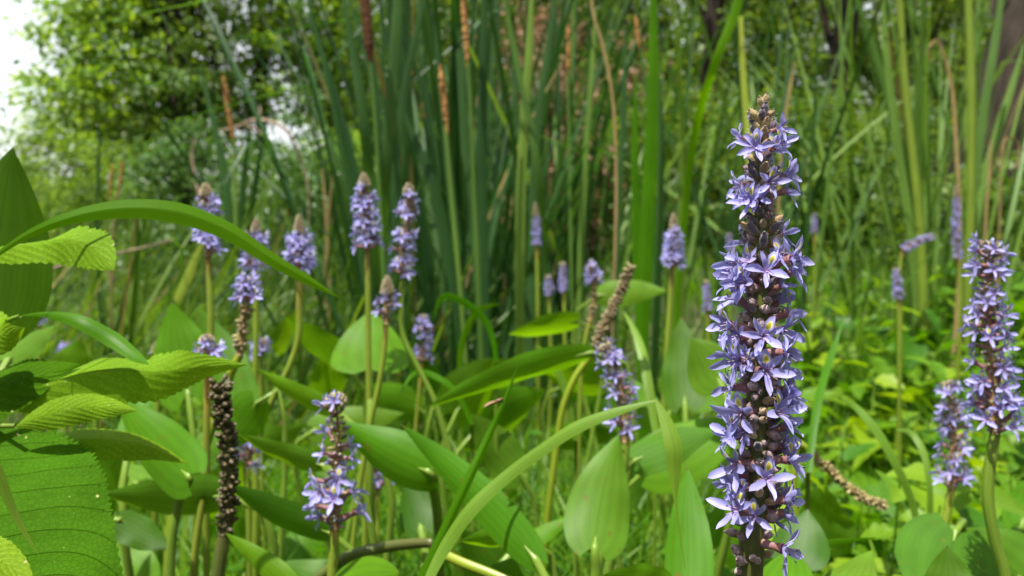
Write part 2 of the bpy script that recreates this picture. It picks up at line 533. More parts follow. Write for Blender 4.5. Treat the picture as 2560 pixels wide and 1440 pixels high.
def grid_faces(nu, nv):
    i, j = np.meshgrid(np.arange(nu - 1), np.arange(nv - 1), indexing='ij')
    a = (i * nv + j).ravel()
    return np.stack([a, a + 1, a + nv + 1, a + nv], 1)


def tube(pts, radii, k=8, n=None, cap=True):
    """Rings along a smooth path; returns V, F(list), UV."""
    pts = np.asarray([list(p) for p in pts], dtype=float)
    n = n or max(6, 5 * len(pts))
    radii = np.asarray(radii, dtype=float)
    C = catmull(pts, n)
    R = np.interp(np.linspace(0, 1, n), np.linspace(0, 1, len(radii)), radii)
    T = unit(np.gradient(C, axis=0))
    ref = np.array([0.31, 0.9, 0.12])
    if abs(np.dot(unit(C[-1] - C[0]), unit(ref))) > 0.9:
        ref = np.array([1.0, 0.1, 0.2])
    S = unit(np.cross(T, ref))
    B = np.cross(T, S)
    an = np.linspace(0, 2 * math.pi, k + 1)
    V = C[:, None, :] + R[:, None, None] * (S[:, None, :] * np.cos(an)[None, :, None] + B[:, None, :] * np.sin(an)[None, :, None])
    V = V.reshape(-1, 3)
    Fs = [tuple(f) for f in grid_faces(n, k + 1)]
    u = np.repeat(np.linspace(0, 1, n), k + 1)
    v = np.tile(np.linspace(0, 1, k + 1), n)
    uv = np.stack([u, v], 1)
    if cap:
        Fs.append(tuple(range(k)))
        Fs.append(tuple(reversed(range((n - 1) * (k + 1), (n - 1) * (k + 1) + k))))
    return V, Fs, uv


def tube_part(name, pts, radii, mat, parent=None, k=8, n=None):
    V, Fs, uv = tube(pts, radii, k, n)
    if parent is not None:
        V = V - np.array(parent.location)
    return link_mesh(name, make_mesh(name, V, Fs, mat, uv), parent)


def to_ground(p, lean=(0, 0)):
    return Vector((p[0] + lean[0], p[1] + lean[1], ground_z(p[0] + lean[0], p[1] + lean[1]) - 0.01))


VIEW = np.array(FWD)


def loft(mid, width, roll=0.0, fold=0.0, cup=0.0, nv=5, serr=0, serr_amp=0.0, wave=0.0, waves=5, backshift=None, seed=0):
    """Ribbon/leaf surface round a midline. width = half widths along it, roll (deg, scalar or array) turns the
    surface about the midline away from facing the lens side; fold = V shape, cup = curved cross-section."""
    mid = np.asarray(mid)
    n = len(mid)
    T = unit(np.gradient(mid, axis=0))
    view = unit(mid - np.array(CAM))
    S = unit(np.cross(T, view))
    for i in range(1, n):
        if np.dot(S[i], S[i - 1]) < 0:
            S[i] = -S[i]
    Nn = np.cross(S, T)
    roll = np.radians(np.broadcast_to(np.asarray(roll, dtype=float), (n,)))
    c, s = np.cos(roll)[:, None], np.sin(roll)[:, None]
    S2 = S * c + Nn * s
    N2 = -S * s + Nn * c
    v = np.linspace(-1, 1, nv)
    w = np.asarray(width)
    if not isinstance(fold, (int, float)):
        fold = np.asarray(fold)[:, None]
    if not isinstance(cup, (int, float)):
        cup = np.asarray(cup)[:, None]
    u = np.linspace(0, 1, n)
    off = w[:, None] * v[None, :]
    if serr:
        saw = (u * serr) % 1.0
        tooth = np.where(saw < 0.72, saw / 0.72, (1 - saw) / 0.28)
        edge = 1 + serr_amp * (tooth - 0.4)
        off[:, 0] *= edge
        off[:, -1] *= edge
    h = w[:, None] * (fold * np.abs(v)[None, :] + cup * (v ** 2)[None, :])
    if wave:
        r = random.Random(seed)
        p1, p2 = r.random() * 6.28, r.random() * 6.28
        h = h + w[:, None] * wave * np.where(v < 0, np.sin(u * waves * 6.28 + p1)[:, None], np.sin(u * waves * 5.5 + p2)[:, None]) * (np.abs(v)[None, :] ** 2)
    V = mid[:, None, :] + S2[:, None, :] * off[..., None] + N2[:, None, :] * h[..., None]
    if backshift is not None:
        V = V - T[:, None, :] * (backshift[:, None] * np.abs(v)[None, :] ** 1.5)[..., None]
    uv = np.stack(np.meshgrid(u, (v + 1) / 2, indexing='ij'), -1).reshape(-1, 2)
    return V.reshape(-1, 3), grid_faces(n, nv), uv


def surf_part(name, surf, mat, parent=None):
    V, Fs, uv = surf
    if parent is not None:
        V = V - np.array(parent.location)
    return link_mesh(name, make_mesh(name, V, Fs, mat, uv), parent)


PROF_T = np.array([0, .03, .08, .15, .25, .4, .55, .7, .83, .93, 1.0])
PROF_HEART = np.array([.40, .62, .82, .95, 1.0, .96, .82, .60, .36, .15, 0.0])
PROF_LANCE = np.array([.34, .55, .76, .91, 1.0, .97, .84, .62, .38, .16, 0.0])
PROF_OVATE = np.array([.02, .20, .48, .76, .97, 1.0, .88, .64, .38, .16, 0.0])
PROF_BLADE = np.array([.75, .82, .9, .96, 1.0, .98, .93, .8, .58, .3, 0.0])


def profile(prof, n):
    return np.interp(np.linspace(0, 1, n), PROF_T, prof)


def pickerel_leaf(label, base, tip, half_px, roll=0, cup=0.25, bend=0.0, sbend=0.0, lobes=0.45, mat='pickerel', prof=PROF_HEART,
                  petiole=None, group=None, wave=0.08, fold=0.0, stalk='stalk_green', nv=9, seed=1, rad=None, ground=True):
    """One leaf on its own stalk: blade from where the stalk joins to the tip, lobes reaching back past the joint."""
    b, t = np.array(P(*base)), np.array(P(*tip))
    n = 26
    L = np.linalg.norm(t - b)
    ax = unit(t - b)
    vw = unit((b + t) / 2 - np.array(CAM))
    s = unit(np.cross(ax, vw))
    nn = np.cross(s, ax)
    ctrl = (b + t) / 2 + nn * bend * L + s * sbend * L
    u = np.linspace(0, 1, n)[:, None]
    mid = b * (1 - u) ** 2 + 2 * ctrl * u * (1 - u) + t * u ** 2
    dm = (base[2] + tip[2]) / 2
    W = half_px * dm / F
    w = W * profile(prof, n)
    uu = np.linspace(0, 1, n)
    back = lobes * W * np.clip(1 - uu / 0.4, 0, 1) ** 1.6
    loc = to_ground(b) if petiole is None else to_ground(P(*petiole[-1]))
    o = thing('pickerelweed_leaf', label, 'leaf', loc, group)
    surf_part('blade', loft(mid, w, roll, fold, cup, nv, wave=wave, waves=rnd.uniform(1.2, 2.8), backshift=back, seed=seed), M[mat], o)
    r = rad or (0.0028 + 0.0012 * rnd.random())
    if petiole is None:
        pts = [b, b * 0.45 + np.array(loc) * 0.55 + np.array([rnd.uniform(-.01, .01), rnd.uniform(-.01, .01), 0]), loc]
    else:
        pts = [b] + [np.array(P(*q)) for q in petiole]
        if ground:
            pts.append(np.array(loc))
    pts = [mid[2] * .6 + mid[3] * .4, mid[1]] + pts
    k = len(pts) - 2
    tube_part('petiole', pts, [r * 0.1, r * 0.35, r * 0.7] + [r * (1 + 0.3 * q / k) for q in range(1, k)], M[stalk], o, 8)
    return o


def ribbon(pts, half_px, n=40):
    """pixel path with depths -> (midline, half widths)."""
    W = [P(*p) for p in pts]
    mid = catmull([list(p) for p in W], n)
    d = np.interp(np.linspace(0, 1, n), np.linspace(0, 1, len(pts)), [p[2] for p in pts])
    hw = np.interp(np.linspace(0, 1, n), np.linspace(0, 1, len(half_px)), half_px) * d / F
    return mid, hw


# ------------------------------------------------------------------ ground and sky-side setting
def build_ground():
    xs = np.concatenate([-np.geomspace(300, 5, 12), np.linspace(-4.5, 4.5, 46), np.geomspace(5, 300, 12)])
    ys = np.concatenate([-np.geomspace(300, 2, 8), np.linspace(-1.5, 8, 48), np.geomspace(9, 300, 14)])
    V = np.array([(x, y, ground_z(x, y) if abs(x) < 5 and -2 < y < 9 else ground_z(max(-5, min(5, x)), max(-2, min(9, y)))) for x in xs for y in ys])
    o = link_mesh('ground', make_mesh('ground', V, grid_faces(len(xs), len(ys)), M['mud']))
    o['kind'] = 'structure'


build_ground()


# ------------------------------------------------------------------ trees
def leaf_cloud(C, A_, Nn, size, wid=0.5, droop=0.25):
    """Folded leaf-shaped faces at centres C along directions A_ with normals Nn."""
    A_ = unit(A_)
    S = unit(np.cross(A_, Nn))
    Nn = np.cross(S, A_)
    L = size[:, None]
    B = C - A_ * L * 0.5
    Lf = C - A_ * L * 0.05 + S * L * wid * 0.5
    Rt = C - A_ * L * 0.05 - S * L * wid * 0.5
    Tp = C + A_ * L * 0.5 - Nn * L * droop
    Md = C - A_ * L * 0.02 - Nn * L * 0.10
    n = len(C)
    V = np.stack([B, Lf, Rt, Tp, Md], 1).reshape(-1, 3)
    o = (np.arange(n) * 5)[:, None]
    Fs = np.concatenate([o + np.array([[0, 4, 1]]), o + np.array([[0, 2, 4]]), o + np.array([[1, 4, 3]]), o + np.array([[4, 2, 3]])])
    return V, Fs


def crown_mesh(name, clusters, per, mat, leaf, spread, flat=0.45, wid=0.55, droop=0.22):
    """clusters: (N,3) twig ends; leaves hang in flattened sprays round each."""
    n = len(clusters) * per
    cc = np.repeat(clusters, per, axis=0)
    off = rng.normal(size=(n, 3)) * np.array([spread, spread, spread * flat])
    sc = np.repeat(rng.uniform(0.55, 1.25, len(clusters)), per)[:, None]
    C = cc + off * sc
    A_ = off * np.array([1, 1, 0.5]) + rng.normal(size=(n, 3)) * spread * 0.8 + np.array([0, 0, -0.35 * spread])
    Nn = rng.normal(size=(n, 3)) * 0.55 + np.array([0, 0, 1.0])
    size = leaf * rng.uniform(0.6, 1.3, n)
    V, Fs = leaf_cloud(C, A_, Nn, size, wid, droop)
    return V, Fs


def tree(label, px, d, H, trunk_px, crown, nclu, per, leaf, mat, bark='bark', lean=(0, 0), low=0.0, spread=0.16, name='tree', group=None, cat='tree', limbs=9, seed=0):
    """Tapered trunk with limbs reaching to the leaf sprays; crown = (rx, ry, z0, z1, dx, dy) round the trunk."""
    r_ = np.random.default_rng(seed + 100)
    base = P(px, HORIZON, d)
    bx, by = base.x, base.y
    gz = ground_z(max(-5, min(5, bx)), max(-2, min(9, by)))
    loc = Vector((bx, by, gz))
    o = thing(name, label, cat, loc, group)
    R = trunk_px * d / F / 2
    rx, ry, z0, z1, dx, dy = crown
    zz = np.linspace(0, 1, 6)
    tp = [(bx + lean[0] * z + r_.normal() * R * 0.5, by + lean[1] * z + r_.normal() * R * 0.5, gz - 0.1 + z * H) for z in zz]
    tube_part('trunk', tp, [R * 1.35, R, R * 0.9, R * 0.75, R * 0.5, R * 0.2], M[bark], o, 10)
    # limbs
    ends = []
    for k in range(limbs):
        f = r_.uniform(0.15, 0.9)
        s0 = np.array([bx + lean[0] * f, by + lean[1] * f, gz + f * H])
        a = r_.uniform(0, 6.283)
        e = np.array([bx + dx + rx * math.cos(a) * r_.uniform(.5, .9), by + dy + ry * math.sin(a) * r_.uniform(.5, .9), gz + z0 + (z1 - z0) * r_.uniform(0.05, 0.95)])
        m = (s0 + e) / 2 + np.array([0, 0, r_.uniform(-.1, .25)]) + r_.normal(size=3) * 0.12
        tube_part('limb', [s0, m, e], [R * 0.4, R * 0.25, R * 0.08], M[bark], o, 6, 9)
        ends.append((s0, m, e))
    # twig ends clustered along limbs and in the crown's outer shell
    cl = []
    while len(cl) < nclu:
        if ends and r_.random() < 0.45:
            s0, m, e = ends[r_.integers(len(ends))]
            t = r_.uniform(0.35, 1.05)
            q = s0 * (1 - t) ** 2 + 2 * m * t * (1 - t) + e * t * t + r_.normal(size=3) * 0.22
        else:
            u = unit(r_.normal(size=3)) * r_.uniform(0.35, 1.0) ** 0.5
            taper = 1.25 - 0.45 * (u[2] + 1)
            q = np.array([bx + dx + u[0] * rx * taper, by + dy + u[1] * ry * taper - 0.25 * ry * (1 - u[2]), gz + (z0 + z1) / 2 + u[2] * (z1 - z0) / 2])
        if q[2] > gz + low:
            cl.append(q)
    V, Fs = crown_mesh('crown', np.array(cl), per, M[mat], leaf, spread)
    V = V - np.array(loc)
    c = link_mesh('crown', make_mesh('crown', V, Fs, M[mat], smooth=False), o)
    c['kind'] = 'stuff'
    return o


G_FAR = 'trees standing behind the cattails'
# the leafy tree by the sky gap and its neighbours on the left
tree('leafy tree beside the open sky, its ragged bright crown hanging over the marsh', 380, 8.2, 4.8, 36, (0.95, 1.0, 1.0, 4.0, -0.02, 0.0), 210, 72, 0.074, 'tree_a', seed=1, limbs=16, spread=0.17)
tree('dark trunk wrapped in leaves right of the open sky', 452, 7.6, 6.2, 44, (0.55, 0.5, 0.5, 6.0, 0.05, 0.1), 120, 80, 0.055, 'tree_b', seed=2, limbs=9, spread=0.15)
tree('broad bright crowned tree right of the dark leafy trunk', 640, 8.8, 6.0, 30, (1.25, 1.0, 0.9, 5.8, 0.1, 0.0), 300, 72, 0.074, 'tree_a', seed=3, limbs=16, lean=(0.25, 0), spread=0.17)
tree('thin pale trunked tree above the brown seed spike', 835, 9.5, 6.5, 26, (1.0, 0.9, 1.7, 6.0, 0.1, 0.0), 190, 64, 0.074, 'tree_a', 'bark_pale', seed=4, limbs=10)
tree('small yellow green tree low beside the sky gap', 235, 11.5, 3.0, 22, (1.1, 0.9, 0.3, 2.7, 0, 0), 200, 64, 0.074, 'tree_c', seed=5, limbs=10)
tree('pale low tree at the foot of the sky gap', 70, 15.0, 2.4, 22, (1.3, 1.0, 0.1, 1.75, -0.2, 0), 120, 55, 0.10, 'tree_c', seed=6, limbs=8)
tree('sprig of a tree just entering at the frame beside the sky', -190, 7.6, 3.6, 26, (0.55, 0.5, 1.0, 2.6, 0.0, 0), 45, 50, 0.075, 'tree_b', seed=7, limbs=8)
# darker wood behind the cattails
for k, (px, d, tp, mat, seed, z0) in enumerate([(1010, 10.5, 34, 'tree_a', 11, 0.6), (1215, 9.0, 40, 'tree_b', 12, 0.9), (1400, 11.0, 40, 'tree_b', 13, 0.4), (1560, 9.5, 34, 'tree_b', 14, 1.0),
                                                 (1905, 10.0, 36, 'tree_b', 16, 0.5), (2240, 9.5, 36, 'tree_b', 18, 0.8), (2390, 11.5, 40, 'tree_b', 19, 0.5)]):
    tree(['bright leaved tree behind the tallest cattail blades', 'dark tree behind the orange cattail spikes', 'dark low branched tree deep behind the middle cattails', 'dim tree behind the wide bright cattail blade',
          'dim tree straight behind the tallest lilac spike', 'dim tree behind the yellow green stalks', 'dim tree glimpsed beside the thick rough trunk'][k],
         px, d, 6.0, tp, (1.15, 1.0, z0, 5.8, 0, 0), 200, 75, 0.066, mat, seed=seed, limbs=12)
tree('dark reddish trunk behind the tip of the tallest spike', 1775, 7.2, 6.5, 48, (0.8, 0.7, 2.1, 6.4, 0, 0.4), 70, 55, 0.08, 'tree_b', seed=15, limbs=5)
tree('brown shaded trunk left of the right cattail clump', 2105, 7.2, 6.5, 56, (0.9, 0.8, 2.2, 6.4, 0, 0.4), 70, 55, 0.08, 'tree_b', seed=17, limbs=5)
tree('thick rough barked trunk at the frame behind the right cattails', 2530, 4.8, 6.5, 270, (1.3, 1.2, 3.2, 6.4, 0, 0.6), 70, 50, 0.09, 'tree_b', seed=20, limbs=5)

# understorey shrubs
for k, (px, d, H, rx, mat, seed, lab) in enumerate([
        (470, 6.2, 1.30, 0.55, 'shrub_blue', 31, 'bluish green shrub below the dark leafy trunk'),
        (250, 6.6, 1.00, 0.60, 'tree_c', 32, 'yellow green shrub below the leafy tree by the sky'),
        (120, 7.4, 0.95, 0.60, 'tree_c', 33, 'pale shrub at the foot of the open sky'),
        (720, 5.8, 1.15, 0.55, 'shrub_blue', 34, 'dull green shrub behind the lone orange seed spike'),
        (900, 6.4, 1.25, 0.55, 'tree_a', 35, 'bright green shrub behind the pair of tall lilac spikes'),
        (1130, 6.0, 1.10, 0.50, 'tree_a', 36, 'bright green shrub seen between the dark cattail blades'),
        (1350, 5.2, 1.75, 0.42, 'dead_leaf', 37, 'shrub with withered pinkish brown leaves behind the cattails'),
        (1480, 5.8, 1.40, 0.60, 'tree_b', 38, 'dark shrub right of the withered brown shrub'),
        (1680, 5.4, 1.35, 0.55, 'tree_b', 39, 'dark shrub left of the tallest spike'),
        (1900, 5.6, 1.30, 0.60, 'tree_b', 40, 'dim shrub directly behind the tallest spike'),
        (2060, 5.4, 1.25, 0.50, 'tree_b', 41, 'dim shrub right of the tallest spike tip'),
        (2230, 5.6, 1.15, 0.50, 'tree_b', 42, 'dark shrub behind the right cattail clump'),
        (2440, 4.3, 0.62, 0.45, 'tree_b', 43, 'low dark shrub at the foot of the thick trunk')]):
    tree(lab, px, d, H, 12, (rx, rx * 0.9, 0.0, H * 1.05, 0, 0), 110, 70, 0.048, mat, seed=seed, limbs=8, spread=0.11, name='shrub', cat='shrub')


def far_wood():
    C = []
    for k in range(3000):
        x = rng.uniform(-5.0, 16)
        y = rng.uniform(15, 22)
        top = 6.5 + 1.5 * math.sin(x * 1.3)
        edge = -4.5 * y / 15 + 1.1
        if x < edge:
            continue
        C.append((x, y, rng.uniform(0, top)))
    for k in range(220):
        C.append((rng.uniform(-16, -4), rng.uniform(20, 24), rng.uniform(0, 1.5)))
    for k in range(2300):                        # unseen ring of wood added beside and behind the camera to block low sky
        a = rng.uniform(math.radians(150), math.radians(395))
        r_ = rng.uniform(6.5, 9.5)
        x, y = r_ * math.cos(a), r_ * math.sin(a)
        if y > 0 and abs(x) < 0.85 * y + 2.0:
            continue
        C.append((x, y, rng.uniform(0, 7.0)))
    V, Fs = crown_mesh('woods', np.array(C), 48, None, 0.17, 0.38)
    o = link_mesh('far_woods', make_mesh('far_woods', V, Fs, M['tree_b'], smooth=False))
    o['kind'] = 'stuff'
    o['label'] = 'dark wood closing in the marsh far behind the cattails, plus an added unseen ring round the camera'
    o['category'] = 'woods'


far_wood()

# dead branch and twigs in the thicket
t = thing('dead_branch', 'pale bare dead branch in front of the trees beside the orange spike', 'branch', to_ground(P(700, 330, 4.2)))
tube_part('branch_stem', [P(540, 330, 4.2), P(590, 318, 4.2), P(640, 300, 4.15), P(710, 322, 4.1), P(760, 420, 4.15), P(770, 620, 4.2), to_ground(P(770, 620, 4.2))], [0.004, 0.008, 0.010, 0.009, 0.006, 0.005, 0.006], M['dead_wood'], t, 7, 40)
tube_part('twig', [P(600, 316, 4.2), P(640, 324, 4.2), P(665, 350, 4.2)], [0.012, 0.009, 0.004], M['dead_wood'], t, 6)
tube_part('twig', [P(640, 300, 4.15), P(650, 285, 4.15), P(648, 262, 4.15)], [0.010, 0.007, 0.003], M['dead_wood'], t, 6)
t = thing('dead_branch', 'thin brown dead stem hanging below the bluish shrub', 'branch', to_ground(P(490, 420, 4.6)))
tube_part('branch_stem', [P(492, 340, 4.6), P(480, 380, 4.6), P(486, 430, 4.6), P(505, 520, 4.6), to_ground(P(505, 520, 4.6))], [0.004, 0.006, 0.007, 0.008, 0.010], M['dead_wood'], t, 6, 24)
t = thing('fallen_twig', 'brown dead twig slanting up behind the toothed leaf tip', 'twig', to_ground(P(80, 690, 1.3)))
tube_part('twig_stem', [P(430, 600, 1.6), P(300, 632, 1.5), P(180, 655, 1.4), P(80, 692, 1.3), P(-40, 730, 1.25), to_ground(P(-90, 760, 1.2))], [0.0012, 0.002, 0.0028, 0.0032, 0.0034, 0.004], M['dead_wood'], t, 6, 30)


# ------------------------------------------------------------------ cattails
def blade_template(seed, L=1.0, w=0.0075, bend=0.10, twist=40, kink=False, n=16):
    """A strap leaf rising from the origin; local +X across the strap, bending towards +Y."""
    r = random.Random(seed)
    t = np.linspace(0, 1, n)
    y = bend * t ** 2.2 * L
    x = r.uniform(-0.02, 0.02) * np.sin(t * 3.0) * L
    z = t * L * (1 - 0.25 * bend * t)
    if kink:
        k = r.uniform(0.7, 0.85)
        m = t > k
        ang = np.radians(r.uniform(95, 150))
        dl = (t[m] - k) * L
        z[m] = k * L + dl * math.cos(ang)
        y[m] = bend * k ** 2.2 * L + dl * math.sin(ang)
    C = np.stack([x, y, z], 1)
    T = unit(np.gradient(C, axis=0))
    tw = np.radians(twist * t + r.uniform(-15, 15))
    S = np.stack([np.cos(tw), np.sin(tw), np.zeros(n)], 1)
    S = unit(S - T * np.sum(S * T, 1)[:, None])
    Nn = np.cross(S, T)
    W = w * profile(PROF_BLADE, n)
    v = np.array([-1, 0, 1.0])
    V = C[:, None, :] + S[:, None, :] * (W[:, None] * v)[..., None] + Nn[:, None, :] * (W[:, None] * 0.35 * np.abs(v))[..., None]
    uv = np.stack(np.meshgrid(t, (v + 1) / 2, indexing='ij'), -1).reshape(-1, 2)
    return V.reshape(-1, 3), grid_faces(n, 3), uv


def template_set(mat, seed, count, **kw):
    out = []
    r = random.Random(seed)
    for k in range(count):
        args = dict(bend=r.uniform(0.02, 0.28), twist=r.uniform(-70, 70), kink=(k % 7 == 6))
        args.update(kw)
        V, Fs, uv = blade_template(seed + k, **args)
        out.append(make_mesh('blade', V, Fs, M[mat], uv))
    return out


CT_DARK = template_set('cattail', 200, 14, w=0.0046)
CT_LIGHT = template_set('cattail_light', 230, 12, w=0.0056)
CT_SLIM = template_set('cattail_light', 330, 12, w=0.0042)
CT_DRY = template_set('dry', 260, 5, w=0.005)
REED = template_set('reed', 290, 14, w=0.0055, n=12)


def blade_plant(name, label, x, y, meshes, nb, hmin, hmax, spread=8, lean=(0, 0), lean_sd=3, group=None, cat='cattail', dry=0.0, fan=None, rad=0.02):
    """A fan of strap leaves from one crown; every leaf is a part sharing mesh data."""
    loc = Vector((x, y, ground_z(x, y) - 0.02))
    o = thing(name, label, cat, loc, group)
    for k in range(nb):
        me = rnd.choice(CT_DRY) if rnd.random() < dry else rnd.choice(meshes)
        s = rnd.uniform(hmin, hmax)
        az = rnd.uniform(0, 6.283)
        tilt = math.radians(abs(rnd.gauss(0, spread)))
        rot = Matrix.Rotation(az, 4, 'Z') @ Matrix.Rotation(tilt * 0 - tilt, 4, 'X')
        lx = math.radians(lean[0] + rnd.gauss(0, lean_sd))
        ly = math.radians(lean[1] + rnd.gauss(0, lean_sd))
        rot = Matrix.Rotation(lx, 4, 'Y') @ Matrix.Rotation(-ly, 4, 'X') @ rot
        off = Matrix.Translation((rnd.uniform(-rad, rad), rnd.uniform(-rad, rad), 0))
        link_mesh('blade', me, o, off @ rot @ Matrix.Scale(s, 4))
    return o


G_CAT = 'cattail plants of the dark central stand'
cen = 0
for k in range(46):
    d = rnd.uniform(1.5, 3.0)
    px = 1200 + 290 * (rnd.random() + rnd.random() - 1)
    q = P(px, 900, d)
    lean = ((px - 1215) / 44.0, rnd.uniform(-3, 6))
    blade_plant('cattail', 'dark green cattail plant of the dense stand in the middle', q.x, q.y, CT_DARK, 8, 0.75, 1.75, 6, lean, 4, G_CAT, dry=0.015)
for k in range(15):
    d = rnd.uniform(1.7, 3.2)
    px = rnd.uniform(1430, 1860)
    q = P(px, 900, d)
    blade_plant('cattail', 'looser green cattail plant between the dark stand and the tallest spike', q.x, q.y, CT_DARK if rnd.random() < .5 else CT_LIGHT, 4, 0.9, 1.7, 8, ((px - 1500) / 40.0, 0), 5,
                'loose cattails left of the tallest spike', dry=0.015)
for k in range(11):
    d = rnd.uniform(2.1, 3.0)
    px = rnd.gauss(2360, 110)
    q = P(px, 900, d)
    blade_plant('cattail', 'pale green cattail plant of the clump in front of the thick trunk', q.x, q.y, CT_SLIM, 7, 0.9, 1.6, 7, ((px - 2340) / 22.0, 0), 4, 'cattails of the right clump', dry=0.015)
for k in range(9):
    d = rnd.uniform(1.9, 3.2)
    px = rnd.uniform(1930, 2200)
    q = P(px, 900, d)
    blade_plant('cattail', 'slanting thin cattail plant between the tallest spike and the right clump', q.x, q.y, CT_LIGHT if k % 2 else CT_DARK, 4, 0.7, 1.35, 14, (rnd.uniform(-22, 14), 0), 10, 'slanting cattails right of the tallest spike')
for k in range(10):
    d = rnd.uniform(2.0, 3.2)
    px = rnd.uniform(560, 900)
    q = P(px, 900, d)
    blade_plant('cattail', 'green cattail plant standing behind the row of lilac spikes', q.x, q.y, CT_DARK, 5, 0.50, 0.85, 8, (rnd.uniform(-6, 6), 0), 5, 'cattails behind the left lilac spikes', dry=0.015)
# leaning marsh grass on the left
for k in range(80):
    d = rnd.uniform(1.5, 4.2)
    px = rnd.uniform(-250, 900)
    q = P(px, 900, d)
    hi = 0.62 + 0.10 * d
    blade_plant('marsh_grass', 'tussock of leaning marsh grass in the left bed', q.x, q.y, REED, 9, hi * 0.6, hi * 1.05, 12, (rnd.uniform(14, 42), rnd.uniform(-8, 8)), 8, 'leaning marsh grass tussocks on the left', cat='grass', dry=0.04, rad=0.06)


def hero_blade(o, pts, half_px, mat='cattail', roll=0, fold=0.3, name='blade'):
    mid, hw = ribbon(pts, [q * 0.8 for q in half_px], 30)
    surf_part(name, loft(mid, hw, roll, fold, 0.0, 3), M[mat], o)


def rooted(pts):
    """append a ground point below the last pixel point."""
    g = to_ground(P(*pts[-1]))
    return g


def hero_cattail(label, base_px, d, blades, stalks=()):
    q = P(base_px, 900, d)
    loc = Vector((q.x, q.y, ground_z(q.x, q.y) - 0.01))
    o = thing('cattail', label, 'cattail', loc)
    bp = lambda: None
    # pixel position of the root at distance d
    rel = loc - CAM
    dd = rel.dot(FWD)
    rx = 1280 + F * rel.dot(RIGHT) / dd
    ry = 720 - F * rel.dot(UP) / dd
    for pts, hw, mat, roll in blades:
        hero_blade(o, [(a, b, d + c) for a, b, c in pts] + [(rx, ry, dd)], hw, mat, roll)
    for s in stalks:
        pts = [(a, b, d + c) for a, b, c in s['stalk']] + [(rx, ry, dd)]
        tube_part('stalk', [P(*p) for p in pts], [w * 0.72 * d / F for w in s['r']], M[s.get('mat', 'cattail_yellow' if 'right clump' in label else 'cattail_light')], o, 7, 26)
        if 'head' in s:
            hp = [P(a, b, d + c) for a, b, c in s['head']]
            hc = catmull([list(p) for p in hp], 40)
            hw = np.interp(np.linspace(0, 1, 40), np.linspace(0, 1, len(s['hr'])), s['hr']) * (1 if s['hmat'] == 'head_brown' else .82)
            ragged = 0.05 if s['hmat'] == 'head_brown' else 0.13
            hw = hw * np.array([1 + ragged * rnd.uniform(-1, 1) for _ in range(40)])
            hc = hc + np.array([[rnd.uniform(-1, 1) * ragged * .003 for _ in range(3)] for _ in range(40)])
            tube_part('seed_head', hc, list(hw * d / F), M[s['hmat']], o, 9, 80)
    return o


hero_cattail('tall cattail with a dark brown seed head near the top left of the stand', 985, 1.25,
             [([(850, -60, 0), (885, 130, 0), (915, 330, 0), (935, 560, .05), (955, 800, .1)], [3, 14, 19, 20, 18, 15], 'cattail', 25),
              ([(1000, -60, .05), (985, 160, .05), (968, 400, .05), (962, 640, .1)], [13, 18, 18, 16, 13], 'cattail', 10),
              ([(760, -60, .1), (785, 60, .1), (815, 170, .1), (850, 330, .1), (900, 600, .1)], [3, 8, 10, 12, 13, 12], 'cattail', 30),
              ([(818, 150, .1), (845, 260, .1), (875, 380, .1), (905, 520, .1), (940, 760, .1)], [1, 9, 13, 14, 14, 12], 'cattail', -20),
              ([(1075, -60, .05), (1040, 90, .05), (1012, 220, .05), (985, 500, .05)], [4, 10, 12, 13, 12], 'cattail', 0)],
             [dict(stalk=[(924, 140, 0), (935, 260, 0), (945, 420, 0), (956, 620, 0)], r=[5, 6, 7, 8, 8], head=[(908, -60, 0), (916, 40, 0), (921, 100, 0), (925, 155, 0)], hr=[11, 13, 13, 12, 5], hmat='head_brown')])
hero_cattail('cattail with a short ragged orange spike ending below the taller one', 1190, 1.35,
             [([(995, 235, 0), (1030, 330, 0), (1075, 430, 0), (1115, 600, 0), (1150, 800, 0)], [2, 10, 16, 20, 19, 14], 'cattail', 20),
              ([(1085, 60, .1), (1100, 200, .1), (1120, 420, .1), (1150, 700, .1)], [3, 10, 14, 15, 12], 'cattail', -15)],
             [dict(stalk=[(1112, 300, 0), (1122, 420, 0), (1135, 560, 0), (1150, 720, 0)], r=[7, 7, 8, 9, 9], head=[(1100, 160, 0), (1106, 220, 0), (1112, 270, 0), (1118, 335, 0)], hr=[4, 9, 10, 9, 5], hmat='head_orange')])
hero_cattail('cattail with a tall orange spike running out of the top of the view', 1225, 1.30,
             [([(1215, -60, .05), (1210, 120, .05), (1205, 330, .05), (1210, 600, .05)], [8, 14, 16, 16, 13], 'cattail', 15),
              ([(1130, -60, .1), (1150, 160, .1), (1165, 400, .1), (1195, 700, .1)], [5, 11, 14, 15, 12], 'cattail', 0)],
             [dict(stalk=[(1168, 120, 0), (1176, 260, 0), (1183, 420, 0), (1192, 620, 0)], r=[7, 8, 8, 9, 9], head=[(1158, -60, 0), (1161, 40, 0), (1166, 110, 0), (1170, 165, 0)], hr=[9, 10, 10, 8, 6], hmat='head_orange')])
hero_cattail('cattail whose blades cross in an X at the top of the view', 1330, 1.45,
             [([(1330, -60, 0), (1325, 100, 0), (1310, 320, 0), (1300, 620, 0)], [5, 12, 15, 16, 13], 'cattail_light', 10),
              ([(1255, -60, 0), (1280, 90, 0), (1310, 230, 0), (1345, 420, 0), (1360, 640, .05)], [4, 9, 12, 12, 12, 11], 'cattail_light', 20),
              ([(1400, -60, .1), (1370, 120, .1), (1345, 300, .1), (1330, 620, .1)], [5, 11, 13, 14, 12], 'cattail', 0)])
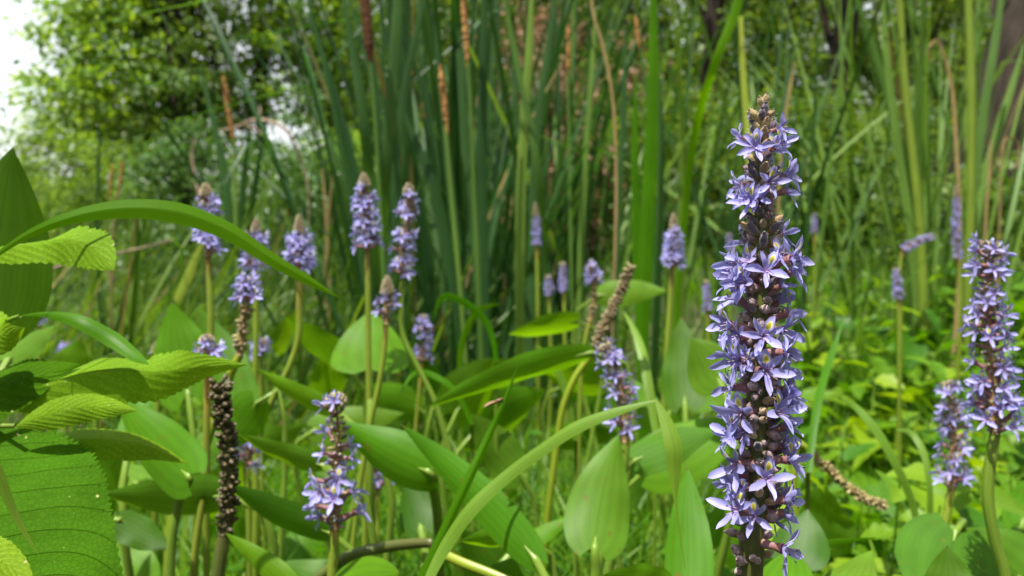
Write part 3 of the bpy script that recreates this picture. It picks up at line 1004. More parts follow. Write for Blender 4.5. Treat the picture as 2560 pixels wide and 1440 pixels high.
hero_cattail('cattail with a wide bright green blade standing left of the tallest spike', 1640, 1.35,
             [([(1632, -60, 0), (1634, 150, 0), (1628, 380, 0), (1618, 600, 0), (1610, 800, 0)], [10, 16, 22, 24, 20, 14], 'blade_bright', 15),
              ([(1640, 100, .05), (1650, 300, .05), (1648, 520, .05), (1638, 760, .05)], [3, 10, 14, 14, 12], 'cattail', -35),
              ([(1590, 180, .08), (1588, 380, .08), (1592, 620, .08)], [3, 12, 14, 12], 'blade_bright', 10)],
             [dict(stalk=[(1600, 110, .1), (1612, 200, .1), (1622, 420, .1), (1630, 700, .1)], r=[5, 6, 6, 7, 7], head=[(1588, 40, .1), (1592, 70, .1), (1598, 118, .1)], hr=[4, 7, 6, 4], hmat='head_orange')])
hero_cattail('cattail with a slanting green blade reaching over the tip of the tallest spike', 1700, 1.2,
             [([(1862, -60, 0), (1835, 40, 0), (1795, 140, 0), (1745, 300, .05), (1710, 560, .1)], [14, 15, 14, 12, 11, 10], 'blade_bright', 10)])
hero_cattail('cattail with a thin rusty spike left of the middle blades', 1445, 1.7,
             [([(1490, 20, .05), (1478, 200, .05), (1462, 420, .05), (1450, 700, .05)], [3, 8, 9, 10, 9], 'cattail_light', 0)],
             [dict(stalk=[(1420, 170, 0), (1422, 300, 0), (1425, 500, 0), (1430, 760, 0)], r=[5, 5, 6, 6, 6], head=[(1420, 65, 0), (1421, 110, 0), (1420, 180, 0)], hr=[4, 7, 7, 4], hmat='head_orange')])
hero_cattail('cattail with a yellow bent leaf at the top of the view', 1520, 1.6,
             [([(1478, -40, 0), (1484, 40, 0), (1500, 90, 0), (1525, 200, 0), (1540, 420, 0), (1535, 700, 0)], [3.7, 4.3, 5.0, 4.3, 4.3, 4.3, 4.3], 'dry', 0),
              ([(1562, 60, 0), (1560, 260, 0), (1548, 480, 0), (1540, 720, 0)], [3, 9, 10, 10, 8], 'cattail', 0)])
hero_cattail('cattail with a yellow dry blade just right of the tallest spike', 1950, 1.5,
             [([(1986, 155, 0), (1975, 220, 0), (1962, 300, 0), (1950, 420, 0), (1945, 640, 0)], [1.9, 5.6, 5.6, 5.0, 5.0, 5.0], 'dry', 0),
              ([(1852, 40, 0.1), (1858, 180, .1), (1868, 330, .1), (1885, 560, .1)], [6, 9, 10, 10, 9], 'cattail_yellow', 0)])
hero_cattail('cattail with a lone slender orange spike in front of the bluish shrub', 590, 2.0,
             [([(500, 160, .1), (515, 230, .1), (540, 330, .1), (560, 430, .1), (580, 640, .1)], [2, 7, 10, 14, 16, 15], 'cattail', 0),
              ([(622, 330, .1), (612, 430, .1), (600, 600, .1)], [4, 11, 13, 12], 'cattail', 10),
              ([(655, 350, .1), (640, 450, .1), (615, 620, .1)], [3, 10, 12, 11], 'cattail', 10)],
             [dict(stalk=[(584, 330, 0), (586, 420, 0), (590, 560, 0), (595, 760, 0)], r=[6, 6, 7, 7, 7], head=[(558, 190, 0), (565, 235, 0), (573, 290, 0), (584, 350, 0)], hr=[4, 8, 9, 8, 6], hmat='head_orange')])
hero_cattail('thin cattail pair of rusty stalks above the arching blade', 275, 2.4, [([(250, 330, 0), (246, 420, 0), (243, 560, 0)], [3, 5, 6, 6], 'cattail', 0)],
             [dict(stalk=[(296, 470, 0), (285, 560, 0), (280, 700, 0)], r=[4, 4, 5, 5], mat='dry', head=[(306, 400, 0), (303, 440, 0), (294, 490, 0)], hr=[3, 5, 5, 3], hmat='head_orange'),
              dict(stalk=[(274, 470, 0), (272, 560, 0), (276, 700, 0)], r=[3, 3, 4, 4], mat='dry', head=[(282, 410, 0), (278, 440, 0), (274, 490, 0)], hr=[2, 4, 4, 3], hmat='head_orange')])
hero_cattail('forked dry cattail leaf standing left of the pair of tall lilac spikes', 820, 1.7, [([(806, 420, 0), (812, 500, 0), (818, 600, 0), (822, 740, 0)], [2.5, 4.3, 4.3, 3.1, 2.5], 'dry', 0), ([(832, 430, 0), (826, 490, 0), (818, 580, 0)], [1.9, 3.1, 3.1, 2.5], 'dry', 0)])
# right clump: tall yellow green stalks
hero_cattail('right clump cattail with the long yellow green stalk broken near the top', 2310, 2.0,
             [([(2120, -60, .1), (2180, 110, .1), (2225, 260, .1), (2265, 420, .1), (2290, 600, .1)], [5, 10, 12, 12, 12, 11], 'cattail_light', 0),
              ([(2205, -60, 0), (2218, 140, 0), (2240, 330, 0), (2275, 560, 0)], [5, 10, 12, 12, 11], 'cattail_light', 15)],
             [dict(stalk=[(2245, -60, 0), (2255, 100, 0), (2262, 210, 0), (2280, 380, 0), (2298, 560, 0), (2306, 700, 0)], r=[12, 12, 13, 14, 16, 16, 16])])
hero_cattail('right clump cattail with the thick yellow stalk before the dark trunk', 2415, 2.0,
             [([(2510, -60, 0), (2490, 90, 0), (2462, 260, 0), (2435, 460, 0)], [7, 11, 13, 13, 11], 'cattail_light', 0),
              ([(2560, 110, .1), (2530, 220, .1), (2490, 350, .1), (2450, 520, .1)], [3, 9, 11, 12, 10], 'cattail_light', 0)],
             [dict(stalk=[(2418, -60, 0), (2424, 80, 0), (2428, 220, 0), (2428, 400, 0), (2424, 600, 0)], r=[14, 14, 15, 15, 16, 16])])
hero_cattail('right clump cattail with a curled brown leaf tip', 2370, 1.9,
             [([(2328, 155, 0), (2322, 120, 0), (2340, 100, 0), (2360, 140, 0), (2378, 210, 0), (2390, 360, 0), (2400, 560, 0)], [3.1, 3.1, 3.7, 4.3, 5.0, 5.0, 5.6, 5.6], 'dry', 0)])
hero_cattail('right clump cattail with a drooping tan leaf at the frame', 2500, 1.9,
             [([(2540, 420, 0), (2538, 350, 0), (2520, 345, 0), (2505, 400, 0), (2500, 520, 0)], [3.7, 4.3, 3.7, 3.7, 3.7, 3.7], 'dry', 0),
              ([(2478, 350, 0), (2474, 420, 0), (2466, 520, 0)], [2.5, 4.3, 4.3, 3.7], 'dry', 0)])


# ------------------------------------------------------------------ ground cover
def ground_grass(name, label, regions, mat):
    """Uncountable thin grass: three-segment tapering blades in one mesh."""
    Vs, Fs = [], []
    base = 0
    for n, (px0, px1), (d0, d1), (h0, h1), w in regions:
        d = rng.uniform(d0, d1, n)
        px = rng.uniform(px0, px1, n)
        x = (px - 1280) / F * d
        y = d
        z = np.array([ground_z(a, b) for a, b in zip(x, y)]) - 0.01
        B = np.stack([x, y, z], 1)
        h = rng.uniform(h0, h1, n)[:, None]
        az = rng.uniform(0, 2 * math.pi, n)
        lean = np.stack([np.cos(az), np.sin(az), np.zeros(n)], 1) * rng.uniform(0.05, 0.75, n)[:, None]
        sd = np.stack([-np.sin(az), np.cos(az), np.zeros(n)], 1)
        tw = rng.uniform(0, 2 * math.pi, n)
        sd = np.stack([np.cos(tw), np.sin(tw), np.zeros(n)], 1)
        ww = (w * rng.uniform(0.6, 1.4, n))[:, None]
        rows = []
        for t in (0, 0.35, 0.7):
            c = B + np.array([0, 0, 1.0]) * h * (t - 0.28 * t * t) + lean * h * t ** 1.8
            k = 1.0 - 0.45 * t
            rows += [c - sd * ww * k, c + sd * ww * k]
        tip = B + np.array([0, 0, 1.0]) * h * 0.74 + lean * h * 1.0
        V = np.stack(rows + [tip], 1).reshape(-1, 3)
        o = (np.arange(n) * 7)[:, None] + base
        f = [[0, 1, 3], [0, 3, 2], [2, 3, 5], [2, 5, 4], [4, 5, 6]]
        for q in f:
            Fs.append(o + np.array([q]))
        Vs.append(V)
        base += n * 7
    V = np.concatenate(Vs)
    Ff = np.concatenate(Fs)
    ob = link_mesh(name, make_mesh(name, V, Ff, M[mat]))
    ob['kind'] = 'stuff'
    ob['label'] = label
    ob['category'] = 'grass'


ground_grass('grass', 'fine green grass growing between the pickerelweed leaves', [
    (6200, (150, 1800), (0.52, 1.5), (0.16, 0.40), 0.0021),
    (700, (300, 1800), (0.55, 1.2), (0.22, 0.42), 0.0036),
    (1800, (1000, 1750), (0.75, 1.8), (0.20, 0.46), 0.0026),
    (2600, (1800, 2700), (0.65, 2.4), (0.14, 0.34), 0.0022),
    (350, (1850, 2700), (0.65, 1.6), (0.20, 0.36), 0.0038),
    (5000, (-400, 2900), (1.6, 5.0), (0.18, 0.48), 0.0035)], 'grass')


def herb_leaf(w, L, lobed, seed):
    """small leaf in its own frame: base at origin, along +Y, normal +Z; toothed or three-lobed edge."""
    r = random.Random(seed)
    n = 15
    t = np.linspace(0, 1, n)
    W = w * profile(PROF_OVATE, n)
    if lobed:
        W = W * (0.72 + 0.38 * np.abs(np.sin(t * 9.4 + 0.4)))
    else:
        W = W * (1 + 0.07 * np.sin(t * 60))
    v = np.array([-1, -.5, 0, .5, 1])
    y = L * t
    z = -0.28 * L * t ** 2
    V = np.stack([W[:, None] * v + 0 * y[:, None], np.repeat(y[:, None], 5, 1) - (0.15 * L * np.abs(v) * (1 - t[:, None])), z[:, None] + 0.28 * W[:, None] * np.abs(v) ** 1.5 + r.uniform(.0, .06) * W[:, None] * np.sin(t * 14)[:, None]], -1)
    uv = np.stack(np.meshgrid(t, (v + 1) / 2, indexing='ij'), -1).reshape(-1, 2)
    return V.reshape(-1, 3), grid_faces(n, 5), uv


HL = {m: [make_mesh('leaf', *(lambda s: (s[0], s[1]))(herb_leaf(0.016 + 0.003 * (k % 3), 0.052, k % 2 == 1, k)), M[m], herb_leaf(0.016 + 0.003 * (k % 3), 0.052, k % 2 == 1, k)[2]) for k in range(6)] for m in ('herb', 'herb_yellow')}


def weed(label, x, y, h, kind, group, nl=9, size=1.0):
    loc = Vector((x, y, ground_z(x, y) - 0.005))
    o = thing('leafy_weed', label, 'weed', loc, group)
    top = Vector((rnd.uniform(-.25, .25) * h, rnd.uniform(-.25, .25) * h, h))
    pts = [Vector((0, 0, 0)), top * 0.5 + Vector((rnd.uniform(-.02, .02), rnd.uniform(-.02, .02), 0.02)), top]
    V, Fs, uv = tube(pts, [0.0022, 0.0016, 0.0008], 5, 8)
    link_mesh('stem', make_mesh('stem', V, Fs, M['stalk_green'], uv), o)
    C = catmull([list(p) for p in pts], 20)
    az = rnd.uniform(0, 6.28)
    for k in range(nl):
        f = 0.35 + 0.65 * (k + 0.5) / nl
        p = C[int(f * 19)]
        az += 2.4 + rnd.uniform(-.3, .3)
        s = size * rnd.uniform(0.65, 1.25) * (1.15 - 0.45 * f)
        m = Matrix.Translation(Vector(p)) @ Matrix.Rotation(az, 4, 'Z') @ Matrix.Rotation(rnd.uniform(-0.75, 0.75), 4, 'X') @ Matrix.Rotation(rnd.uniform(-.6, .6), 4, 'Y') @ Matrix.Translation((0, 0.008, 0)) @ Matrix.Scale(s, 4)
        link_mesh('leaf', rnd.choice(HL[kind]), o, m)
    return o


G_HR = 'weeds of the bright patch on the right'
for k in range(135):
    d = 0.70 + 2.2 * rnd.random() ** 1.3
    px = rnd.uniform(1880, 2700)
    q = P(px, 900, d)
    yel = rnd.random() < 0.28
    weed('yellow green leafy weed in the bright patch right of the tallest spike' if yel else 'green leafy weed in the bright patch right of the tallest spike',
         q.x, q.y, rnd.uniform(0.16, 0.30) + 0.03 * d, 'herb_yellow' if yel else 'herb', G_HR + (', yellow green' if yel else ''), 10, rnd.uniform(0.8, 1.9))
for k in range(60):
    d = 0.75 + 1.3 * rnd.random()
    px = rnd.uniform(250, 1780)
    q = P(px, 900, d)
    weed('small leafy weed among the grass of the middle ground', q.x, q.y, rnd.uniform(0.14, 0.30), 'herb', 'weeds among the middle grass', 8, rnd.uniform(0.6, 1.0))
for px, py, d, s in ((2130, 1035, 0.80, 1.15), (2090, 1085, 0.74, 1.0), (2185, 990, 0.86, 1.2), (2200, 1110, 0.85, 0.9), (2060, 1020, 0.82, 0.9)):
    q = P(px, py, d)
    weed('brightest yellow lobed weed beside the flowering middle of the tallest spike', q.x, q.y, q.z - ground_z(q.x, q.y), 'herb_yellow', 'bright lobed weeds beside the tallest spike', 11, s)

# ------------------------------------------------------------------ pickerelweed leaves
PL = pickerel_leaf
PL('tall dark arrow leaf rising at the frame behind the toothed leaves', (-30, 830, .42), (32, 368, .42), 128, 8, 0.15, 0.04, 0.02, .3, 'pickerel_shaded', PROF_LANCE, wave=.02)
PL('upright heart shaped leaf with a pale tip left of the small blossom', (470, 985, .72), (428, 752, .74), 78, 12, .2, .06, 0, .5, 'pickerel', seed=3)
PL('leaf tucked behind the upright heart shaped leaf', (585, 1030, .78), (500, 770, .82), 75, 25, .2, .05, 0, .5, 'pickerel_blue', seed=4)
PL('upright heart shaped leaf behind the pair of tall spike stalks', (925, 925, .74), (928, 772, .80), 97, 0, .18, .08, 0, .12, 'pickerel', seed=5)
PL('narrow leaf pointing up left behind the bud topped spike', (860, 905, .85), (712, 793, .8), 42, 30, .2, .05, 0, .4, 'pickerel_blue', seed=6)
PL('drooping leaf with a brown tip under the bent stalk', (850, 1035, .55), (640, 920, .56), 30, 35, .3, -.08, .06, .3, 'pickerel', seed=7)
PL('leaf hanging by the dark fruiting stalk, partly hiding its stem', (640, 1010, .64), (560, 1130, .62), 58, 20, .2, .05, 0, .4, 'pickerel', seed=8)
PL('slim leaf crossing behind the small lilac spike', (810, 1165, .52), (592, 1082, .50), 30, 28, .25, .06, .05, .3, 'pickerel_blue', seed=9)
PL('glossy leaf with a bright rolled base right of the small lilac spike', (1068, 1178, .50), (850, 1052, .52), 66, 18, .4, .10, .08, .6, 'pickerel', seed=10, petiole=[(1085, 1230, .52), (1100, 1420, .56)])
PL('long lance leaf with a brown tip crossing the grass in front', (1340, 1400, .43), (1000, 1060, .46), 50, 10, .22, .06, -.05, .55, 'pickerel', PROF_LANCE, seed=11)
PL('broad pale leaf standing before the leaning lilac spike', (1487, 1368, .50), (1548, 1085, .54), 82, -8, .22, .06, .06, .35, 'pickerel_blue', seed=12, petiole=[(1490, 1430, .5), (1480, 1500, .5)], rad=.0034)
PL('horizontal leaf behind the bent grass blade', (1590, 1150, .62), (1800, 1075, .60), 55, 28, .2, .08, .05, .4, 'pickerel_blue', seed=13)
PL('bright leaf standing close beside the foot of the tallest spike', (1720, 1500, .40), (1718, 1165, .44), 62, 14, .16, .04, 0, .4, 'pickerel', PROF_LANCE, seed=14)
PL('low bright leaf in the lower edge left of the tallest spike', (1660, 1480, .40), (1500, 1440, .38), 60, 30, .2, .08, 0, .4, 'pickerel', seed=15)
PL('long leaf arching to the left from the green fruiting stalk', (1478, 882, .66), (1062, 1022, .58), 40, 32, .3, .10, -.06, .3, 'pickerel', PROF_LANCE, seed=16)
PL('leaf seen edge on behind the two tiny lilac spikes', (1440, 805, 1.0), (1270, 835, .95), 36, 40, .25, .08, 0, .4, 'pickerel', seed=17)
PL('wide flat leaf behind the green fruiting stalk', (1500, 738, 1.1), (1668, 728, 1.05), 36, 15, .2, .08, .05, .4, 'pickerel_blue', seed=18)
PL('dark upright leaf in shade left of the tallest spike', (1712, 1010, .80), (1702, 790, .84), 58, 10, .2, .04, 0, .4, 'pickerel_shaded', seed=19)
PL('pale leaf corner between the dark leaf and the tallest spike', (1800, 955, .72), (1730, 845, .74), 70, 10, .18, .05, 0, .3, 'pickerel_blue', seed=20)
PL('broad leaf folding down to a forked stalk above the toothed leaf', (470, 1190, .47), (290, 985, .52), 74, 22, .25, .10, .04, .55, 'pickerel', seed=21, petiole=[(452, 1240, .49), (432, 1330, .49), (424, 1440, .49)], rad=.0026)
PL('blue green leaf lying level behind the forked stalk', (560, 1240, .56), (250, 1235, .54), 58, 30, .2, .05, .04, .45, 'pickerel_blue', seed=22)
PL('leaf in shade under the level blue green leaf', (300, 1300, .50), (430, 1375, .5), 45, 25, .2, .05, 0, .4, 'pickerel_shaded', seed=23)
PL('dark slim leaf in shade left of the small spike stalk', (830, 1335, .52), (560, 1205, .50), 40, 25, .25, .06, .05, .4, 'pickerel_shaded', PROF_LANCE, seed=24)
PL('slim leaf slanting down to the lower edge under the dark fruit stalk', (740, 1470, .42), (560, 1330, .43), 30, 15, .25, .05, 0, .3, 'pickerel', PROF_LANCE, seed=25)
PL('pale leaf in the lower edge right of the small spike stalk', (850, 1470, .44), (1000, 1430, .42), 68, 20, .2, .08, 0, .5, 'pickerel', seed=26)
PL('dark leaf in shade below the glossy leaf', (1052, 1320, .56), (1018, 1190, .58), 48, 12, .2, .04, 0, .4, 'pickerel_shaded', seed=27)
PL('small folded bright leaf below the long lance leaf', (1290, 1345, .50), (1150, 1352, .48), 32, 35, .4, .05, 0, .4, 'pickerel', seed=28)
PL('leaf running up right from under the long lance leaf', (1280, 1380, .54), (1440, 1285, .56), 26, 20, .2, .05, 0, .3, 'pickerel', PROF_LANCE, seed=29)
PL('rounded pale leaf in the lower edge under the long lance leaf', (1250, 1490, .46), (1285, 1395, .46), 60, 10, .2, .04, 0, .3, 'pickerel_blue', seed=30)
PL('large grey green leaf in the lower right corner', (2390, 1330, .50), (2330, 1560, .44), 125, 10, .2, .08, 0, .4, 'pickerel_blue', seed=31)
PL('large pale leaf at the corner beside the right spike stalk', (2560, 1450, .50), (2400, 1320, .54), 90, 15, .2, .05, 0, .4, 'pickerel_blue', seed=32)
PL('dark rounded leaf in front of the grey green corner leaf', (2375, 1520, .40), (2368, 1362, .41), 62, 6, .3, .04, 0, .3, 'pickerel_shaded', seed=33)
PL('pale leaf tucked behind the foot of the tallest spike', (1960, 1480, .36), (1985, 1370, .40), 78, 6, .2, .05, 0, .3, 'pickerel', seed=34)
PL('dark upright leaf behind the lowest blossoms of the tallest spike', (1990, 1400, .46), (2020, 1272, .48), 72, 10, .2, .05, 0, .3, 'pickerel_shaded', seed=35)
PL('pale leaf to the right of the foot of the tallest spike', (2100, 1490, .44), (2180, 1375, .48), 60, 20, .2, .05, 0, .3, 'pickerel_blue', seed=36)
PL('dull leaf at the left frame under the tall dark arrow leaf', (20, 900, .55), (140, 812, .6), 38, 25, .2, .05, 0, .4, 'pickerel_blue', seed=37)
PL('bright narrow leaf standing among the grass beside the forked stalk', (325, 1100, .60), (372, 955, .64), 40, 20, .2, .04, 0, .3, 'pickerel', PROF_LANCE, seed=38)
for k in range(52):
    d = rnd.uniform(0.58, 1.5)
    px = rnd.uniform(150, 1850) if k < 40 else rnd.uniform(1950, 2600)
    top = rnd.uniform(0.20, 0.40) if px < 1850 else rnd.uniform(.14, .26)
    bz = 720 - F * ((top - CAM.z) / d + math.tan(A)) / 1.0
    L = rnd.uniform(0.07, 0.12) * F / d
    an = rnd.uniform(-0.6, 3.7)
    PL('pickerelweed leaf low among the grass of the middle ground' if px < 1850 else 'pickerelweed leaf low among the weeds on the right', (px, bz, d), (px + L * math.cos(an), bz - L * abs(math.sin(an)) * 0.8, d + rnd.uniform(-.05, .06)), rnd.uniform(.022, .036) * F / d,
       rnd.uniform(-35, 35), .2, rnd.uniform(.02, .1), 0, .45, rnd.choice(['pickerel', 'pickerel', 'pickerel_blue', 'pickerel_shaded']), rnd.choice([PROF_HEART, PROF_LANCE]), group='low pickerelweed leaves in the grass' if px < 1850 else 'low pickerelweed leaves on the right', seed=k + 60, nv=5)

# loose stalks low in the picture
t = thing('bent_stalk', 'thick green stalk lying level near the lower edge', 'stalk', to_ground(P(880, 1400, .48)))
tube_part('stalk_stem', [P(1075, 1357, .50), P(1000, 1362, .49), P(920, 1376, .48), P(870, 1392, .48), P(800, 1440, .48), to_ground(P(800, 1440, .48))], [.003, .0034, .0036, .0036, .0036, .004], M['stalk_dark'], t, 8, 26)
t = thing('bent_stalk', 'yellow stalk slanting into the lower edge', 'stalk', to_ground(P(1330, 1500, .44)))
tube_part('stalk_stem', [P(1085, 1372, .47), P(1140, 1400, .46), P(1230, 1436, .45), P(1330, 1480, .44), to_ground(P(1400, 1500, .44))], [.0028, .003, .003, .0032, .0034], M['stalk_yellow'], t, 8, 20)

# ------------------------------------------------------------------ near grass blades
def grass_thing(label, pts, hw, mat, roll=0, fold=.35, root=None, nv=5, n=48, wave=0.0):
    loc = to_ground(P(*(root or pts[0])))
    o = thing('grass_stem', label, 'grass', loc)
    mid, w = ribbon(pts, hw, n)
    if not isinstance(roll, (int, float)):
        roll = np.interp(np.linspace(0, 1, n), np.linspace(0, 1, len(roll)), roll)
    surf_part('grass_leaf', loft(mid, w, roll, fold, 0.0, nv, wave=wave), M[mat], o)
    return o


g = grass_thing('long bright blade arching over the lilac spikes on the left',
                [(-30, 655, .34), (60, 592, .345), (170, 546, .35), (300, 522, .36), (440, 530, .37), (560, 572, .38), (680, 648, .39), (770, 700, .40), (850, 745, .41)],
                [4, 9, 16, 24, 28, 24, 18, 12, 0.5], 'blade_bright', [4, 6, 8, 12, 14, 16, 18, 12, 8], 0.26, root=(-120, 760, .34), nv=15, n=60)
tube_part('grass_stalk', [P(-30, 655, .34), P(-100, 730, .335), P(-160, 900, .33), to_ground(P(-160, 900, .33))], [.0012, .0015, .002, .0022], M['stalk_green'], g, 6)
g = grass_thing('shorter bright blade curving down onto the toothed leaf',
                [(50, 790, .36), (120, 786, .355), (200, 803, .35), (280, 845, .35), (340, 890, .345), (372, 912, .34)], [1, 9, 19, 22, 15, 1], 'blade_bright', 20, .35, root=(20, 860, .37), nv=5)
tube_part('grass_stalk', [P(50, 790, .36), P(10, 810, .365), P(-20, 900, .37), to_ground(P(-20, 900, .37))], [.0008, .0012, .0016, .002], M['stalk_green'], g, 6)
g = grass_thing('upright folded blade with an insect near its tip', [(1298, 905, .43), (1268, 990, .425), (1225, 1090, .42), (1170, 1210, .41), (1115, 1330, .405), (1050, 1470, .40)],
                [0.5, 6, 11, 14, 15, 16], 'blade_bright', 30, .6, root=(1050, 1470, .40))
tube_part('grass_stalk', [P(1050, 1470, .40), P(1020, 1600, .40), to_ground(P(1000, 1600, .40))], [.0016, .002, .0024], M['stalk_green'], g, 6)
g = grass_thing('pale grass leaf bent sharply at its top and hanging down', [(1062, 1465, .385), (1110, 1370, .39), (1180, 1270, .39), (1260, 1195, .39), (1360, 1120, .385), (1440, 1068, .38), (1530, 1032, .375), (1640, 1002, .37)],
                [12, 17, 19, 17, 16, 17, 13, 3], 'blade_pale', 24, .25, root=(1062, 1465, .385))
mid, w = ribbon([(1640, 1000, .37), (1665, 1050, .365), (1686, 1120, .36), (1688, 1180, .36), (1690, 1260, .36), (1700, 1340, .36), (1714, 1425, .36)], [4, 17, 24, 17, 3, 2, .6], 40)
surf_part('grass_leaf', loft(mid, w, 20, .3, 0, 5), M['blade_pale'], g)
tube_part('grass_stalk', [P(1062, 1465, .385), P(1040, 1600, .385), to_ground(P(1030, 1600, .385))], [.0016, .002, .0024], M['stalk_green'], g, 6)
for pts, hw, mat, lab in [
        ([(2095, 995, .70), (2130, 1010, .70), (2180, 1060, .69), (2235, 1150, .68), (2290, 1290, .68), (2300, 1420, .68)], [2, 8, 11, 11, 9, 8], 'blade_pale', 'pale arching blade in the weeds right of the tallest spike'),
        ([(2240, 1075, .72), (2275, 1080, .72), (2305, 1120, .71), (2322, 1190, .70), (2325, 1300, .70)], [2, 8, 9, 8, 7], 'blade_pale', 'second short arching blade right of the pale one'),
        ([(2020, 1180, .6), (2045, 1000, .64), (2080, 880, .68), (2108, 800, .7)], [9, 11, 9, 1], 'blade_bright', 'upright blade just right of the tallest spike'),
        ([(2190, 1345, .5), (2100, 1355, .49), (2000, 1372, .48), (1900, 1400, .47)], [1, 9, 10, 7], 'blade_bright', 'level green blade crossing behind the foot of the tallest spike'),
        ([(1240, 905, .9), (1210, 800, .9), (1165, 760, .9), (1110, 742, .9), (1085, 800, .9)], [6, 9, 10, 9, 1], 'blade_bright', 'bright curled blade right of the tiny lilac spike'),
        ([(1250, 760, 1.0), (1200, 775, 1.0), (1165, 830, 1.0), (1150, 940, 1.0)], [1, 9, 9, 7], 'blade_bright', 'short curved blade in front of the dark cattails'),
        ([(1340, 860, .8), (1380, 900, .8), (1420, 1000, .8), (1440, 1100, .8)], [1, 9, 9, 7], 'blade_pale', 'pale bent blade left of the leaning lilac spike'),
        ([(1560, 780, .9), (1600, 860, .85), (1622, 960, .82), (1640, 1080, .8)], [2, 12, 13, 9], 'blade_pale', 'pale drooping leaf right of the green fruiting stalk'),
        ([(1000, 990, .8), (1060, 930, .85), (1120, 960, .85), (1180, 1060, .85)], [1, 8, 8, 6], 'blade_bright', 'arched blade over the grass behind the glossy leaf'),
        ([(440, 755, 1.6), (470, 690, 1.6), (490, 640, 1.6), (505, 610, 1.6)], [10, 13, 9, 3], 'cattail_yellow', 'short yellow blade left of the first tall spike stalk')]:
    gg = grass_thing(lab, pts, hw, mat, 20, .3, root=pts[-1] if pts[-1][1] > pts[0][1] else pts[0], nv=3, n=26)
    end = pts[-1] if pts[-1][1] > pts[0][1] else pts[0]
    tube_part('grass_stalk', [P(*end), to_ground(P(*end))], [.0018, .0024], M['stalk_green'], gg, 5)

# the brown insect on the folded blade
ins = thing('insect', 'small brown insect clinging to the folded grass blade', 'insect', P(1240, 1006, .424))
a, b = np.array(P(1253, 998, .424)), np.array(P(1216, 1016, .424))
tube_part('abdomen', [a * .6 + b * .4, a * .3 + b * .7, b], [.0007, .0008, .0003], M['insect'], ins, 7)
tube_part('thorax', [a, a * .8 + b * .2, a * .55 + b * .45], [.0006, .0011, .0008], M['insect'], ins, 7)
tube_part('insect_head', [a * 1.12 - b * .12, a * 1.05 - b * .05, a], [.0004, .0008, .0005], M['insect'], ins, 7)
for s in (-1, 1):
    m_, w_ = catmull([list(a * .8 + b * .2), list(a * .3 + b * .7 + np.array([0, s * .0008, .0010])), list(b * 1.2 - a * .2 + np.array([0, s * .0012, .0006]))], 10), np.interp(np.linspace(0, 1, 10), [0, .3, .7, 1], [.0003, .0008, .0010, .0001])
    surf_part('insect_wing', loft(m_, w_, 60 * s, 0, 0, 3), M['wing'], ins)
for s in (-1, 0, 1):
    q = a * .8 + b * .2 + unit(b - a) * s * .0008
    tube_part('insect_leg', [q, q + np.array([.0012, .0, -.0008]), q + np.array([.0022, .0, -.0022])], [.00018, .00015, .0001], M['insect'], ins, 4, 6)


# ------------------------------------------------------------------ toothed leaves of the shrub at the left
def toothed(parent, name, pts, half_l, roll, cup, mat, teeth=24, amp=.10, fold=0.12, n=None, wave=.05, seed=2, prof=PROF_OVATE, waves=3):
    n = n or teeth * 4 + 1
    P_ = [P(*p) for p in pts]
    mid = catmull([list(p) for p in P_], n)
    d = np.interp(np.linspace(0, 1, n), np.linspace(0, 1, len(pts)), [p[2] for p in pts])
    w = half_l * d / F * profile(prof, n)
    if not isinstance(roll, (int, float)):
        roll = np.interp(np.linspace(0, 1, n), np.linspace(0, 1, len(roll)), roll)
    if not isinstance(fold, (int, float)):
        fold = np.interp(np.linspace(0, 1, n), np.linspace(0, 1, len(fold)), fold)
    sh = w * 0.45 * np.clip(1 - np.linspace(0, 1, n), 0, 1) ** .5 * -1.0
    return surf_part(name, loft(mid, w, roll, fold, cup, 15, serr=teeth, serr_amp=amp, wave=wave, waves=waves, seed=seed, backshift=sh * 0.6), M[mat], parent)


root = to_ground(P(-420, 1300, .40))
shrub = thing('toothed_shrub', 'broad leaved shrub with saw toothed leaves filling the lower left corner', 'shrub', root)
tube_part('stem', [P(-330, 560, .40), P(-340, 800, .40), P(-350, 1050, .40), P(-380, 1300, .40), root], [.0025, .003, .0035, .004, .005], M['stalk_green'], shrub, 8)
toothed(shrub, 'leaf', [(-340, 1120, .335), (-190, 1240, .325), (-40, 1360, .315), (130, 1480, .31), (345, 1650, .31)], 325, [6, 4, 0, -4], .08, 'serrate', 46, .055, .06, wave=.045, seed=3)
toothed(shrub, 'leaf', [(-230, 985, .385), (-80, 985, .38), (60, 950, .375), (200, 910, .37)], 98, [48, 44, 38], .15, 'serrate', 24, .08, .1, seed=4)
toothed(shrub, 'leaf', [(-60, 1020, .38), (120, 958, .37), (270, 925, .36), (400, 930, .355), (500, 918, .35), (620, 912, .345)], 72, [48, 40, 30, 10, -14, -20], .2, 'serrate_pale', 30, .12, [.55, .5, .4, .25, .1], wave=.10, seed=5)
toothed(shrub, 'leaf', [(40, 1065, .345), (110, 1040, .345), (200, 1020, .345), (280, 1020, .34), (345, 1027, .34)], 40, [25, 10, 0], .25, 'serrate_pale', 22, .06, .1, seed=6)
toothed(shrub, 'leaf', [(60, 1150, .40), (170, 1105, .40), (280, 1100, .40), (380, 1120, .405), (470, 1160, .41)], 50, [40, 35, 30], .2, 'serrate_pale', 24, .08, .3, seed=7)
toothed(shrub, 'leaf', [(-140, 790, .37), (-70, 815, .365), (0, 840, .36), (62, 818, .355)], 62, [10, 0, -10], .15, 'serrate_pale', 18, .07, .08, seed=8)
